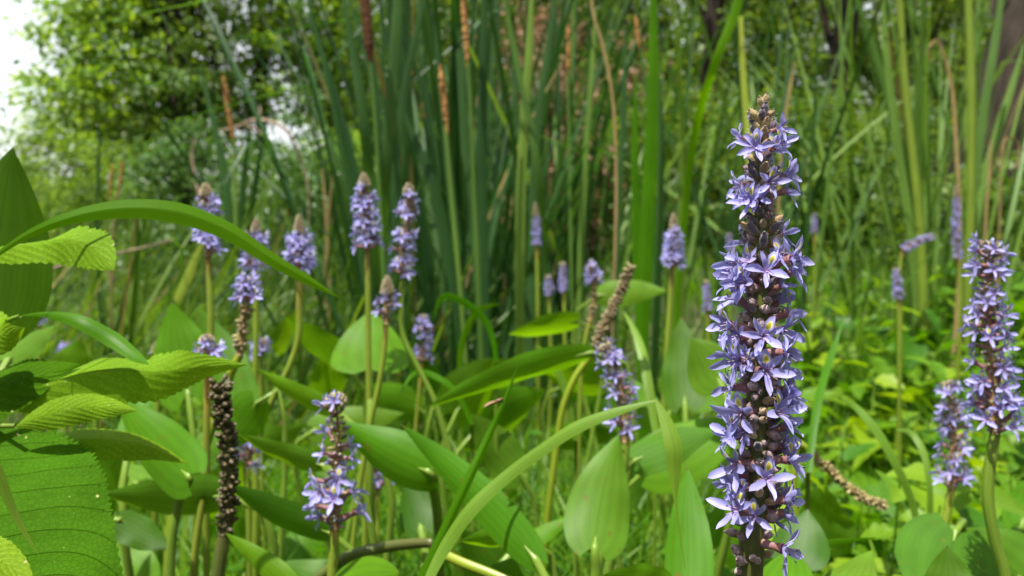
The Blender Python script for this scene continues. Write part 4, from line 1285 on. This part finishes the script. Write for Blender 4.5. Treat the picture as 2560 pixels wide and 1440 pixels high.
toothed(shrub, 'leaf', [(-120, 640, .375), (0, 618, .37), (100, 606, .365), (175, 600, .36), (230, 622, .355), (286, 676, .35)], 58, [62, 60, 55, 30, 0, -8], .1, 'serrate_pale', 22, .14, [.5, .5, .4, .2, .05], wave=.05, seed=9, prof=np.array([.05, .2, .38, .55, .72, .86, 1.0, 1.0, .82, .45, 0.0]))
toothed(shrub, 'leaf', [(-140, 1400, .29), (-60, 1395, .29), (10, 1410, .29), (90, 1480, .285)], 60, [10, 0], .15, 'serrate_pale', 16, .07, .1, seed=10)
for q0, q1 in (((-340, 1120, .335), (-352, 1110, .40)), ((-230, 985, .385), (-350, 1010, .40)), ((-60, 1020, .38), (-352, 1060, .40)), ((-140, 790, .37), (-342, 830, .40)), ((-120, 640, .375), (-335, 660, .40)), ((40, 1065, .345), (-353, 1120, .40)), ((60, 1150, .40), (-356, 1160, .40)), ((-140, 1400, .29), (-385, 1320, .40))):
    tube_part('petiole', [P(*q0), (P(*q0) + P(*q1)) / 2 + Vector((0, 0, .004)), P(*q1)], [.0011, .0013, .0018], M['stalk_green'], shrub, 6)
g = grass_thing('thin out of focus blade lying over the big toothed leaf', [(-40, 1080, .26), (0, 1190, .262), (40, 1290, .264), (95, 1385, .266)], [9, 13, 9, 1], 'blade_pale', 15, .3, root=(-60, 1150, .26), nv=3)
tube_part('grass_stalk', [P(-40, 1080, .26), P(-90, 1060, .26), P(-160, 1200, .26), to_ground(P(-160, 1200, .26))], [.0010, .0012, .0016, .002], M['stalk_green'], g, 6)


# ------------------------------------------------------------------ flowers
def petal_mesh(name, direction, L, W, mat, curl=0.15, nu=9, nv=5, cup=0.35, start=(0.0086, 0, 0.0006)):
    """strap-shaped tepal from the mouth of the tube; flower frame: +X out of the spike, +Z up."""
    d = unit(np.array(direction, dtype=float))
    out = np.array([1.0, 0, 0])
    s = unit(np.cross(d, out) if abs(np.dot(d, out)) < .98 else np.array([0, 1.0, 0]))
    nn = unit(np.cross(s, d))
    if np.dot(nn, out) < 0:
        nn = -nn
    t = np.linspace(0, 1, nu)
    w = W * np.interp(t, [0, .12, .4, .65, .85, .95, 1], [.35, .45, .85, 1, .75, .42, .05])
    c = np.array(start)[None, :] + d[None, :] * (L * t)[:, None] + out[None, :] * (L * 0.22 * np.sin(np.clip(t / .35, 0, 1) * math.pi / 2) * 0.4)[:, None] - nn[None, :] * (curl * L * t ** 2.2)[:, None]
    v = np.linspace(-1, 1, nv)
    pr = random.Random(int(1e6 * abs(d[1] + 2 * d[2] + 3 * L)))
    tw = (pr.uniform(-.9, .9) * t ** 1.5)[:, None]
    S2 = s[None, :] * np.cos(tw) + nn[None, :] * np.sin(tw)
    N2 = nn[None, :] * np.cos(tw) - s[None, :] * np.sin(tw)
    crump = 1 + .10 * np.array([pr.uniform(-1, 1) for _ in range(nu)])
    c = c + s[None, :] * (L * pr.uniform(-.10, .10) * t ** 2)[:, None] + nn[None, :] * (L * .03 * np.sin(t * 9 + pr.random() * 6))[:, None]
    ww = w * crump
    V = c[:, None, :] + S2[:, None, :] * (ww[:, None] * v)[..., None] + N2[:, None, :] * (ww[:, None] * cup * pr.uniform(.6, 1.6) * v ** 2)[..., None]
    uv = np.stack(np.meshgrid(t, (v + 1) / 2, indexing='ij'), -1).reshape(-1, 2)
    return V.reshape(-1, 3), grid_faces(nu, nv), uv


def petal_specs(seed):
    r = random.Random(seed)
    j = lambda a: r.uniform(-a, a)
    deg = lambda a: math.radians(a)

    def dr(angle_from_up, forward):
        a = deg(angle_from_up + j(13))
        f = forward + j(.2)
        return (f, math.sin(a), math.cos(a))
    return [('guide', dr(0, .60), .0082, .0017, .12 + j(.08)), ('petal', dr(38, .65), .0076, .00115, .05 + j(.2)), ('petal', dr(-38, .65), .0076, .00115, .05 + j(.2)),
            ('petal', dr(106, .75), .0094, .0015, .12 + j(.22)), ('petal', dr(-106, .75), .0094, .0015, .12 + j(.22)), ('petal', dr(180, .65), .0084, .0012, .15 + j(.12))]


def tube_mesh(lowres=False):
    V, Fs, uv = tube([(.001, 0, 0), (.0040, 0, .0001), (.0070, 0, .0004), (.0096, 0, .0007)], [.0019, .0016, .0011, .0017], 6 if lowres else 8, 6 if lowres else 10, cap=False)
    return V, Fs, uv


TUBE_ME = make_mesh('flower', *tube_mesh()[:2], M['tube'], tube_mesh()[2])
PET = []
for s in range(9):
    row = []
    for kind, d_, L_, W_, cu in petal_specs(s):
        V, Fs, uv = petal_mesh('petal', d_, L_, W_, None, cu)
        row.append(make_mesh('petal', V, Fs, M['petal_guide'] if kind == 'guide' else M['petal'], uv))
    PET.append(row)


def stamen_mesh():
    Vs, Fs, mi, base = [], [], [], 0
    for (a, b, L) in ((.25, .1, .0058), (-.3, -.05, .0050), (.05, -.35, .0066)):
        e = np.array([.0085 + L * .8, L * a, L * b + .0006])
        V, f, _ = tube([(.0078, 0, .0004), (.0083 + L * .4, L * a * .4, L * b * .6 + .0010), e], [.00013, .00012, .0001], 4, 6)
        Vs.append(V)
        Fs += [tuple(i + base for i in q) for q in f]
        mi += [0] * len(f)
        base += len(V)
        V, f, _ = tube([e - np.array([.0004, 0, 0]), e, e + np.array([.0004, 0, 0])], [.0001, .00028, .0001], 5, 5)
        Vs.append(V)
        Fs += [tuple(i + base for i in q) for q in f]
        mi += [1] * len(f)
        base += len(V)
    return make_mesh('stamens', np.concatenate(Vs), Fs, [M['stamen'], M['anther']], None, True, mi)


STAMEN = stamen_mesh()


def low_flower(seed):
    """the same blossom as one mesh, for spikes farther away."""
    Vs, Fs, mi, uvs, base = [], [], [], [], 0
    V, f, u = tube_mesh(True)
    Vs.append(V); uvs.append(u); Fs += [tuple(q) for q in f]; mi += [0] * len(f); base += len(V)
    for kind, d_, L_, W_, cu in petal_specs(seed + 20):
        V, f, u = petal_mesh('petal', d_, L_, W_ * 1.1, None, cu, 5, 3)
        Vs.append(V); uvs.append(u)
        Fs += [tuple(int(i) + base for i in q) for q in f]
        mi += [2 if kind == 'guide' else 1] * len(f)
        base += len(V)
    return make_mesh('flower', np.concatenate(Vs), Fs, [M['tube'], M['petal'], M['petal_guide']], np.concatenate(uvs), True, mi)


LOWF = [low_flower(s) for s in range(12)]


def bud_mesh(name, L, R, mat, hairs=0, base_mat='calyx', hook=0.0, k=8, seed=0, split=3):
    """closed bud or old flower pointing along +X, with a swollen green base and fine hairs."""
    r = random.Random(seed)
    pts = [(0, 0, 0), (L * .3, 0, 0), (L * .65, 0, L * hook * .4), (L, 0, L * hook)]
    V, Fs, uv = tube(pts, [R * .45, R * .9, R, R * .25], k, 9)
    mi = [0 if i < split * k else 1 for i in range(len(Fs))]
    V = list(map(tuple, V))
    Fs = [tuple(int(i) for i in f) for f in Fs]
    for h in range(hairs):
        f = r.uniform(.15, 1.0)
        a = r.uniform(0, 6.283)
        rr = R * (0.6 + .4 * math.sin(f * math.pi))
        c = np.array([L * f, rr * math.cos(a), rr * math.sin(a) + L * hook * f * f])
        n_ = np.array([.5, math.cos(a), math.sin(a)]) * r.uniform(.0005, .0010)
        sd = np.array([.00005, 0, 0])
        i = len(V)
        V += [tuple(c - sd), tuple(c + sd), tuple(c + n_)]
        Fs.append((i, i + 1, i + 2))
        mi.append(2)
    me = make_mesh(name, np.array(V), Fs, [M[base_mat], M[mat], M['hair']], None, True, mi)
    return me


BUDS = [bud_mesh('bud', .0052, .00105, 'bud_violet', 34, 'calyx', .12, seed=1), bud_mesh('bud', .0046, .0011, 'bud_green', 34, 'bud_green', .1, seed=2), bud_mesh('bud', .0058, .0010, 'bud_violet', 34, 'calyx', .2, seed=3)]
TIPB = [bud_mesh('bud', .0046, .00105, 'bud_green', 40, 'bud_green', .0, seed=4), bud_mesh('bud', .0040, .0010, 'bud_green', 40, 'calyx', .05, seed=5)]
WITH = [bud_mesh('withered_flower', .0040, .00125, 'withered', 8, 'calyx', .25, seed=6), bud_mesh('withered_flower', .0046, .0011, 'withered', 8, 'calyx', -.2, seed=7), bud_mesh('withered_flower', .0034, .0013, 'withered', 6, 'calyx', .0, seed=8)]
FRUIT = [bud_mesh('fruit', .0042, .0015, 'fruit_tip', 0, 'fruit', .1, 6, 9, split=6)]
FRUIT_D = [bud_mesh('fruit', .0046, .0016, 'fruit_tip', 0, 'fruit_dark', .1, 6, 10, split=7), bud_mesh('fruit', .0046, .0016, 'fruit_dark', 0, 'fruit_dark', .15, 6, 11)]
FRUIT_P = [bud_mesh('fruit', .0042, .0014, 'fruit_pale', 0, 'fruit_pale', .1, 6, 12)]
LOWB = [bud_mesh('bud', .0040, .0010, 'bud_violet', 0, 'calyx', .1, 5, 13), bud_mesh('bud', .0036, .0010, 'withered', 0, 'calyx', .2, 5, 14), bud_mesh('bud', .0036, .0010, 'bud_green', 0, 'calyx', .1, 5, 15)]


def frame(axis_pt, tang, az, pitch=0.0, scale=1.0, spin=0.0):
    """matrix: +X leaves the axis at azimuth az (0 = towards the camera side, + = right), +Z along the axis."""
    T = Vector(tang).normalized()
    if T.z < 0:
        T = -T
    front = Vector((0, -1, 0))
    front = (front - T * front.dot(T)).normalized()
    side = T.cross(front) * -1.0
    if side.x < 0:
        side = -side
    X = front * math.cos(az) + side * math.sin(az)
    Y = T.cross(X)
    R = Matrix((X, Y, T)).transposed().to_4x4()
    return Matrix.Translation(Vector(axis_pt)) @ R @ Matrix.Rotation(-pitch, 4, 'Y') @ Matrix.Rotation(spin, 4, 'X') @ Matrix.Scale(scale, 4)


def add_flower(parent, mtx, full, seed):
    loc = Matrix.Translation(-parent.location)
    if full:
        f = link_mesh('flower', TUBE_ME, parent, loc @ mtx)
        for me in PET[seed % len(PET)]:
            link_mesh('petal', me, f)
        link_mesh('stamens', STAMEN, f)
        return f
    return link_mesh('flower', LOWF[seed % len(LOWF)], parent, loc @ mtx)


# ---- the tallest spike, in focus
MAIN_D = .262
AX = [(1908, 268), (1900, 420), (1904, 560), (1904, 700), (1892, 850), (1893, 1000), (1895, 1200), (1880, 1350), (1868, 1500), (1862, 1700)]
AXW = [P(a, b, MAIN_D) for a, b in AX]
base = to_ground(AXW[-1])
main = thing('pickerelweed_spike', 'tallest lilac pickerelweed spike in sharp focus, its blossoms ringing a hairy stalk', 'flower spike', base)
tube_part('stem', AXW + [base * .5 + AXW[-1] * .5, base], [.0007, .0016, .0024, .0028, .0031, .0033, .0036, .0042, .0046, .0048, .005, .005], M['stalk_main'], main, 14, 90)
axc = catmull([list(p) for p in AXW], 300)
axpy = np.interp(np.linspace(0, 1, 300), np.linspace(0, 1, len(AX)), [b for a, b in AX])
axpx = np.interp(np.linspace(0, 1, 300), np.linspace(0, 1, len(AX)), [a for a, b in AX])


def axis_at(py, C=axc, PY=axpy):
    i = int(np.argmin(np.abs(PY - py)))
    i = min(max(i, 1), len(C) - 2)
    return C[i], C[i - 1] - C[i + 1], i


seen_flowers = [(1873, 392, .9), (1945, 372, .9), (1910, 455, .85), (1988, 442, .95), (1982, 478, .95), (1850, 508, 1), (1966, 640, 1.05), (1822, 645, .95), (1822, 684, 1), (1890, 702, 1), (2003, 692, 1.0),
                (1810, 766, 1), (1812, 806, 1), (2000, 790, 1), (1884, 838, 1), (1958, 858, 1.05), (1822, 878, 1), (1890, 922, 1), (1797, 955, .95), (1829, 1003, 1.05), (1992, 996, 1), (1933, 1042, 1.05),
                (1797, 1054, 1), (2000, 1076, 1.05), (1800, 1097, 1), (1966, 1130, 1.08), (1818, 1136, 1.05), (1986, 1150, 1), (1790, 1192, 1), (1896, 1206, 1.05), (1966, 1234, 1), (1994, 1256, 1), (1816, 1274, 1.05), (1945, 1330, 1.05)]
mr = random.Random(5)
for k, (px, py, s) in enumerate(seen_flowers):
    s = s * min(1.0, .86 + .14 * (py - 340) / 330)
    _, _, i = axis_at(py)
    reach = 84.0 * s
    sn = max(-.97, min(.97, (px - axpx[i]) / reach))
    az = math.asin(sn)
    drop = 18 if abs(sn) > .5 else 6
    c, tg, _ = axis_at(py + drop)
    add_flower(main, frame(c, tg, az, math.radians(mr.uniform(-6, 24)), s * mr.uniform(.9, 1.06), mr.uniform(-.4, .4)), True, k)
for k in range(17):                                           # blossoms on the far side, seen past the stalk
    py = 380 + 57 * k + mr.uniform(-15, 15)
    if 520 < py < 610:
        continue
    c, tg, _ = axis_at(py)
    add_flower(main, frame(c, tg, math.pi + mr.uniform(-1.1, 1.1), math.radians(mr.uniform(0, 20)), mr.uniform(.9, 1.05) * min(1.0, .72 + .28 * (py - 330) / 330)), True, k + 2)
GA = 2.39996
for k in range(38):                                           # further blossoms between, some only half open
    py = 330 + (1335 - 330) * k / 38.0 + mr.uniform(-14, 14)
    if 530 < py < 600:
        continue
    c, tg, _ = axis_at(py)
    add_flower(main, frame(c, tg, mr.choice((-1, 1)) * mr.uniform(.35, 1.9), math.radians(mr.uniform(-5, 34)), mr.uniform(.62, .95) * min(1.0, .72 + .28 * (py - 330) / 330), mr.uniform(-.5, .5)), True, k + 4)
for k in range(280):                                          # buds and spent flowers packed round the stalk
    py = 300 + (1430 - 300) * (k / 280.0) + mr.uniform(-5, 5)
    c, tg, i = axis_at(py)
    az = k * GA + mr.uniform(-.3, .3)
    r = np.interp(py, [268, 420, 560, 850, 1200, 1430], [.0006, .0013, .0021, .0027, .0032, .0040])
    if py < 420:
        me = mr.choice(TIPB + BUDS[:1])
        pit = .75
    elif py < 640:
        me = mr.choice(BUDS + WITH[:2])
        pit = .45
    else:
        me = mr.choice(WITH + WITH + BUDS[:2])
        pit = mr.uniform(-.2, .5)
    if py > 1290 and mr.random() < .62:
        continue
    fm = frame(c, tg, az, pit, mr.uniform(.95, 1.4)) @ Matrix.Translation((r * .6, 0, 0))
    link_mesh(me.name.split('.')[0], me, main, Matrix.Translation(-main.location) @ fm)
for px, py, az, pit in ((1888, 272, -.8, .95), (1905, 262, .2, 1.2), (1918, 300, .9, .7), (1893, 305, -.5, .7), (1922, 318, 1.2, .5)):
    c, tg, _ = axis_at(max(py + 6, 270))
    link_mesh('bud', TIPB[0], main, Matrix.Translation(-main.location) @ frame(c, tg, az, pit, 1.15))


# ---- the other spikes
def spike(label, axis, d, stem, flowers=(0.2, 1.0), dens=1.0, cone=0.2, full=False, stalk='stalk', gap=0.0, seed=0, fruit_from=None, fruit_set=None, size=1.0, group=None, buds=True, stem_px=13, young=False):
    """axis: pixel points from the tip down to the spike's foot; stem: pixel points below it."""
    r = random.Random(seed + 40)
    A3 = [P(a, b, d) for a, b in axis]
    S3 = [P(*(q if len(q) == 3 else (q[0], q[1], d))) for q in stem]
    base = to_ground(S3[-1] if S3 else A3[-1], (r.uniform(-.02, .02), r.uniform(0, .03)))
    o = thing('pickerelweed_spike', label, 'flower spike', base, group)
    rad = stem_px * d / F / 2
    tube_part('stem', [A3[-1]] + S3 + [base], [rad * .9] + [rad] * len(S3) + [rad * 1.15], M[stalk], o, 8, 10 + 8 * len(S3))
    C = catmull([list(p) for p in A3], 80)
    L = float(np.sum(np.linalg.norm(np.diff(C, axis=0), axis=1)))
    tube_part('rachis', [Vector(q) for q in C[::10]] + [Vector(C[-1])], [rad * .12, rad * .5, rad * .9, rad * .9], M['fruit_dark' if fruit_set is FRUIT_D else 'calyx'], o, 7, 24)
    inv = Matrix.Translation(-base)

    def at(f):
        i = min(max(int(f * 79), 1), 78)
        return C[i], C[i - 1] - C[i + 1]
    # cone of tight buds at the tip
    if cone > 0:
        cl = max(cone * L, .004)
        cr = size * .0056
        Vs, Fs, b0 = [], [], 0
        nb = int(60 * cone / .2 * max(.5, L / .06))
        for k in range(nb):
            f = cone * (k + .5) / nb
            c, tg = at(f)
            g = min(1.0, .02 + .98 * f / cone)
            rr = cr * math.sin(g ** .75 * math.pi * .5)
            fm = frame(c, tg, k * GA, 1.25 - .6 * g, .55 + .45 * g)
            ctr = frame(c, tg, k * GA, 0.3, 1.0) @ Vector((rr * .85, 0, 0))
            ax_ = (fm.to_3x3() @ Vector((1, 0, 0))).normalized()
            q = size * .0032
            q *= .5 + .5 * g
            V, f_, _ = tube([ctr - ax_ * q * .5, ctr, ctr + ax_ * q * .7], [.0008 * size * (.4 + .6 * g), .0014 * size * (.4 + .6 * g), .0002], 5, 5)
            Vs.append(V)
            Fs += [tuple(int(i) + b0 for i in z) for z in f_]
            b0 += len(V)
        link_mesh('bud_cone', make_mesh('bud_cone', np.concatenate(Vs) - np.array(base), Fs, M['cone']), o)
    f0, f1 = flowers
    nf = int(dens * 9 * (f1 - f0) * L / .011)
    for k in range(nf):
        f = f0 + (f1 - f0) * (k + r.random()) / max(nf, 1)
        if gap and math.sin(f * 19 + seed) < gap - 1:
            continue
        if gap and r.random() < gap * .5:
            continue
        c, tg = at(f)
        add_flower(o, frame(c, tg, k * GA + r.uniform(-.4, .4), math.radians(r.uniform(-5, 34)), size * r.uniform(.78, 1.08) * (.72 + .38 * f) * (.62 if young else 1), r.uniform(-.3, .3)), full, r.randrange(30))
    if buds:
        nb = int((16 if fruit_from != -1 else 30) * (1 - cone) * L / .011)
        for k in range(min(nb, 280)):
            f = cone * .6 + (1 - cone * .6) * (k + r.random()) / nb
            c, tg = at(f)
            if fruit_from == -1 and r.random() < .06:
                continue
            if fruit_from is not None and f > fruit_from:
                me = r.choice(fruit_set)
            else:
                me = r.choice(LOWB)
            link_mesh(me.name.split('.')[0], me, o, inv @ frame(c, tg, k * GA, r.uniform(-.25, .75), size * r.uniform(.7, 1.2)) @ Matrix.Translation((rad * .5, 0, 0)))
    return o


spike('small airy lilac spike standing alone in front of the glossy leaf', [(838, 985), (845, 1080), (838, 1180), (840, 1260), (836, 1322)], .46, [(835, 1360), (830, 1440), (828, 1600)], (.08, .98), .5, .10, True, seed=1, gap=.2, stem_px=26, size=1.2)
spike('left one of the two tall lilac spikes standing together', [(909, 432), (914, 520), (918, 625)], .72, [(920, 720), (921, 850), (922, 1050), (915, 1200)], (.28, 1.0), .8, .24, False, seed=2, stem_px=15)
spike('right one of the two tall lilac spikes, its stalk bending right below', [(1022, 458), (1018, 540), (1005, 620), (1008, 695)], .74, [(1003, 760), (1008, 840), (1040, 910), (1085, 1000), (1120, 1120)], (.16, 1.0), .62, .14, False, seed=3, gap=.2, stem_px=15, stalk='stalk_green')
spike('slender spike with a few blossoms under its bud tip, before the heart shaped leaf', [(968, 690), (968, 740), (965, 810)], .66, [(960, 880), (948, 960), (930, 1040), (905, 1180)], (.5, .85), .55, .5, False, seed=4, stem_px=15)
spike('plump spike with a tall bud cone beyond the tip of the arching blade', [(747, 537), (749, 600), (748, 682)], .76, [(748, 760), (745, 850), (720, 925), (685, 990), (650, 1080), (640, 1300)], (.42, 1.0), 1.15, .42, False, seed=5, stem_px=17)
spike('spike half hidden behind the arching blade left of the bud coned one', [(641, 547), (640, 600), (636, 672)], .80, [(640, 760), (640, 850), (636, 1000)], (.40, 1.0), .95, .38, False, seed=6, stem_px=14)
spike('lilac spike crossed in the middle by the arching blade', [(514, 458), (518, 540), (520, 642)], .66, [(525, 720), (527, 850), (520, 1000)], (.22, 1.0), .85, .24, False, seed=7, gap=.15, stem_px=17)
spike('short headed spike with bare fruits under its starry top', [(618, 700), (622, 745), (606, 810), (600, 888)], .58, [(588, 910), (568, 960), (540, 1040), (500, 1150), (455, 1230), (430, 1300), (420, 1440)], (.02, .42), 1.0, .10, True, seed=8, fruit_from=.45, fruit_set=FRUIT, stem_px=22, stalk='stalk_yellow')
spike('pinkish tipped spike peeping over the toothed leaf', [(515, 838), (520, 880), (520, 940)], .56, [(518, 1000), (516, 1080), (512, 1200), (490, 1360)], (.3, .75), .7, .28, False, seed=9, stem_px=17, stalk='stalk_orange')
spike('small far spike beside the curled bright blade', [(1056, 788), (1060, 840), (1054, 905)], 1.05, [(1048, 980), (1040, 1060)], (.1, 1.0), .75, .1, False, seed=10, stem_px=9, stalk='stalk_orange')
spike('leaning lilac spike behind the bent grass leaf', [(1512, 862), (1540, 930), (1556, 1010), (1563, 1105)], .58, [(1562, 1140), (1545, 1230), (1520, 1310), (1500, 1400)], (.0, .93), .55, .05, True, seed=11, gap=.3, stem_px=24, stalk='stalk_green')
spike('lilac spike with a pale tip standing alone left of the tallest one', [(1684, 532), (1684, 600), (1680, 668)], .95, [(1676, 740), (1668, 860), (1660, 1000)], (.38, 1.0), 1.25, .36, False, seed=12, stem_px=14)
spike('small far spike before the dark stand of cattails', [(1338, 505), (1341, 560), (1342, 615)], 1.45, [(1343, 680), (1344, 760)], (.38, 1.0), 1.6, .36, False, seed=13, stem_px=10, young=True)
spike('taller one of two tiny spikes over the low leaf', [(1407, 655), (1408, 690), (1409, 728)], 1.35, [(1411, 780), (1412, 860)], (.18, 1.0), 1.5, .15, False, seed=14, stem_px=10, young=True)
spike('shorter one of two tiny spikes over the low leaf', [(1371, 688), (1372, 712), (1373, 740)], 1.35, [(1374, 790), (1376, 860)], (.2, 1.0), 1.2, .18, False, seed=15, stem_px=9, young=True)
spike('fading spike with a last tuft of blossoms left of the green fruiting stalk', [(1478, 662), (1486, 720), (1476, 800)], .95, [(1466, 840), (1455, 900), (1450, 1000)], (.05, .4), .85, .08, False, seed=16, fruit_from=.4, fruit_set=FRUIT, stem_px=11)
spike('leaning fruiting stalk knobbed with green fruits', [(1576, 668), (1545, 740), (1512, 810), (1488, 868)], .80, [(1475, 890), (1440, 940), (1410, 1010), (1390, 1130)], (0, 0), 0, 0, False, seed=17, fruit_from=-1, fruit_set=FRUIT, stem_px=17, stalk='stalk_yellow', size=1.15)
spike('dark knobbly fruiting stalk beside the forked stalk', [(549, 958), (560, 1050), (573, 1200), (560, 1335)], .47, [(555, 1370), (545, 1440), (540, 1560)], (0, 0), 0, 0, False, seed=18, fruit_from=-1, fruit_set=FRUIT_D, stem_px=34, stalk='stalk_dark', size=1.05)
spike('large lilac spike near the right frame on a thick curving stalk', [(2477, 608), (2468, 720), (2474, 860), (2484, 1000), (2488, 1085)], .44, [(2478, 1140), (2470, 1240), (2485, 1340), (2512, 1440), (2530, 1560)], (.0, .98), .9, .03, True, seed=19, gap=.12, stem_px=28, stalk='stalk_green')
spike('slimmer lilac spike just left of the large right one', [(2373, 955), (2382, 1040), (2384, 1130), (2378, 1222)], .62, [(2372, 1260), (2358, 1330), (2345, 1420)], (.05, 1.0), .7, .06, False, seed=20, gap=.12, stem_px=20)
spike('far spike in front of the right cattail clump', [(2391, 462), (2391, 520), (2390, 572), (2396, 650)], 1.5, [(2400, 700), (2400, 800)], (.2, 1.0), 1.2, .2, False, seed=21, stem_px=9, young=True)
spike('far pinkish spike under the foot of the right cattail clump', [(2240, 672), (2244, 710), (2246, 748)], 1.3, [(2247, 800), (2248, 900)], (.05, 1.0), 1.2, .05, False, seed=22, stem_px=9, young=True)
spike('far spike fallen almost level under the right cattail clump', [(2330, 592), (2295, 604), (2255, 625)], 1.3, [(2250, 680), (2252, 800)], (.0, 1.0), 1.2, .03, False, seed=23, stem_px=8, young=True)
spike('blurred lilac spike left of the shorter bright blade', [(96, 735), (96, 775), (97, 812)], 1.6, [(98, 860), (98, 920)], (.0, 1.0), 1.0, .1, False, seed=24, stem_px=8)
spike('far lilac tuft above the left toothed leaf', [(163, 860), (165, 885), (160, 925)], 1.2, [(160, 960), (160, 1020)], (.05, .7), .9, .1, False, seed=25, stem_px=8)
spike('bud spike behind the left end of the upright heart leaf', [(389, 855), (390, 885), (388, 915)], .95, [(392, 1000), (390, 1100)], (.6, .95), .35, .6, False, seed=26, stem_px=13)
spike('shaded lilac spike right of the dark fruiting stalk', [(612, 1065), (616, 1110), (618, 1160)], .72, [(620, 1220), (622, 1320)], (.0, 1.0), .6, .05, False, seed=27, stem_px=13)
spike('far lilac spike tucked left of the tallest one', [(1766, 700), (1767, 735), (1768, 780)], 1.4, [(1770, 830), (1771, 900)], (.15, 1.0), 1.2, .15, False, seed=28, stem_px=8, young=True)
spike('small lilac tuft behind the short headed spike', [(650, 850), (651, 868), (652, 890)], .9, [(652, 940), (652, 1000)], (.0, 1.0), .8, .05, False, seed=29, stem_px=9)
spike('shaded blossoms beneath the glossy leaf', [(938, 1160), (940, 1190), (943, 1230)], .75, [(944, 1280), (944, 1360)], (.0, 1.0), .7, .05, False, seed=30, stem_px=11)
spike('far violet spike in the shade right of the tallest one', [(2035, 535), (2036, 560), (2036, 585)], 2.0, [(2037, 640), (2037, 700)], (.05, 1.0), 1.2, .05, False, seed=31, stem_px=7, young=True)
spike('distant small spike left of the middle of the tallest one', [(1822, 585), (1824, 605), (1825, 630)], 1.8, [(1826, 680), (1826, 740)], (.05, 1.0), 1.2, .05, False, seed=32, stem_px=7, young=True)
spike('faded brown fruiting stalk fallen to the right of the tallest one', [(2218, 1265), (2165, 1248), (2095, 1195), (2025, 1130)], .64, [(2000, 1110), (1985, 1180), (1990, 1320)], (0, 0), 0, 0, False, seed=33, fruit_from=-1, fruit_set=FRUIT_P, stem_px=18, stalk='stalk_yellow', size=.9)


# ------------------------------------------------------------------ labels that say which one
ORD = ['leftmost', 'second from the left', 'third from the left', 'fourth from the left', 'fifth from the left', 'sixth from the left', 'seventh from the left', 'eighth from the left', 'ninth from the left',
       'tenth from the left', 'eleventh from the left', 'twelfth from the left', 'thirteenth from the left', 'fourteenth from the left', 'fifteenth from the left']
MARKS = [(60, 'the tall dark arrow leaf'), (330, 'the big toothed leaf'), (520, 'the spike crossed by the arching blade'), (620, 'the short headed spike'), (745, 'the bud coned spike'), (835, 'the small airy spike'),
         (915, 'the left one of the tall paired spikes'), (1015, 'the right one of the tall paired spikes'), (1130, 'the ragged orange spike'), (1190, 'the tall orange cattail spike'), (1340, 'the far spike by the dark stand'),
         (1408, 'the two tiny spikes'), (1540, 'the leaning lilac spike'), (1680, 'the pale tipped lone spike'), (1895, 'the tallest spike'), (2120, 'the fallen brown fruiting stalk'), (2300, 'the broken yellow green stalk'),
         (2378, 'the slim right hand spike'), (2480, 'the large right spike')]


def screen_x(o):
    rel = o.location - CAM
    return 1280 + F * rel.x / max(rel.dot(FWD), .05), rel.dot(FWD)


GROUPS = {}
for o in list(SC.objects):
    if o.parent is None and 'group' in o.keys():
        GROUPS.setdefault(o['group'], []).append(o)
SHORT = {'cattail': 'cattail plant', 'marsh_grass': 'leaning grass tussock', 'leafy_weed': 'leafy weed', 'pickerelweed_leaf': 'low pickerelweed leaf'}
for gname, obs in GROUPS.items():
    kind = SHORT.get(obs[0].name.split('.')[0])
    if kind is None:
        continue
    adj = 'yellow green ' if 'yellow' in gname else ('pale green ' if 'right clump' in gname else ('dark green ' if 'dark central' in gname else 'green '))
    if len(obs) <= 15:
        obs.sort(key=lambda o: screen_x(o)[0])
        for k, o in enumerate(obs):
            o['label'] = adj + kind + ', ' + ORD[k] + ' of the ' + gname.replace('cattail plants of the ', '').replace('cattails of the ', '')
        continue
    ds = sorted(screen_x(o)[1] for o in obs)
    lo, hi = ds[len(ds) // 3], ds[2 * len(ds) // 3]
    for o in obs:
        x, d = screen_x(o)
        mx, mark = min(MARKS, key=lambda m: abs(m[0] - x))
        side = 'left of' if x < mx - 15 else ('right of' if x > mx + 15 else 'in line with')
        row = 'nearer' if d < lo else ('farther' if d > hi else 'midway')
        o['label'] = row + ' ' + adj + kind + ' ' + side + ' ' + mark if side != 'in line with' else row + ' ' + adj + kind + ' in line with ' + mark
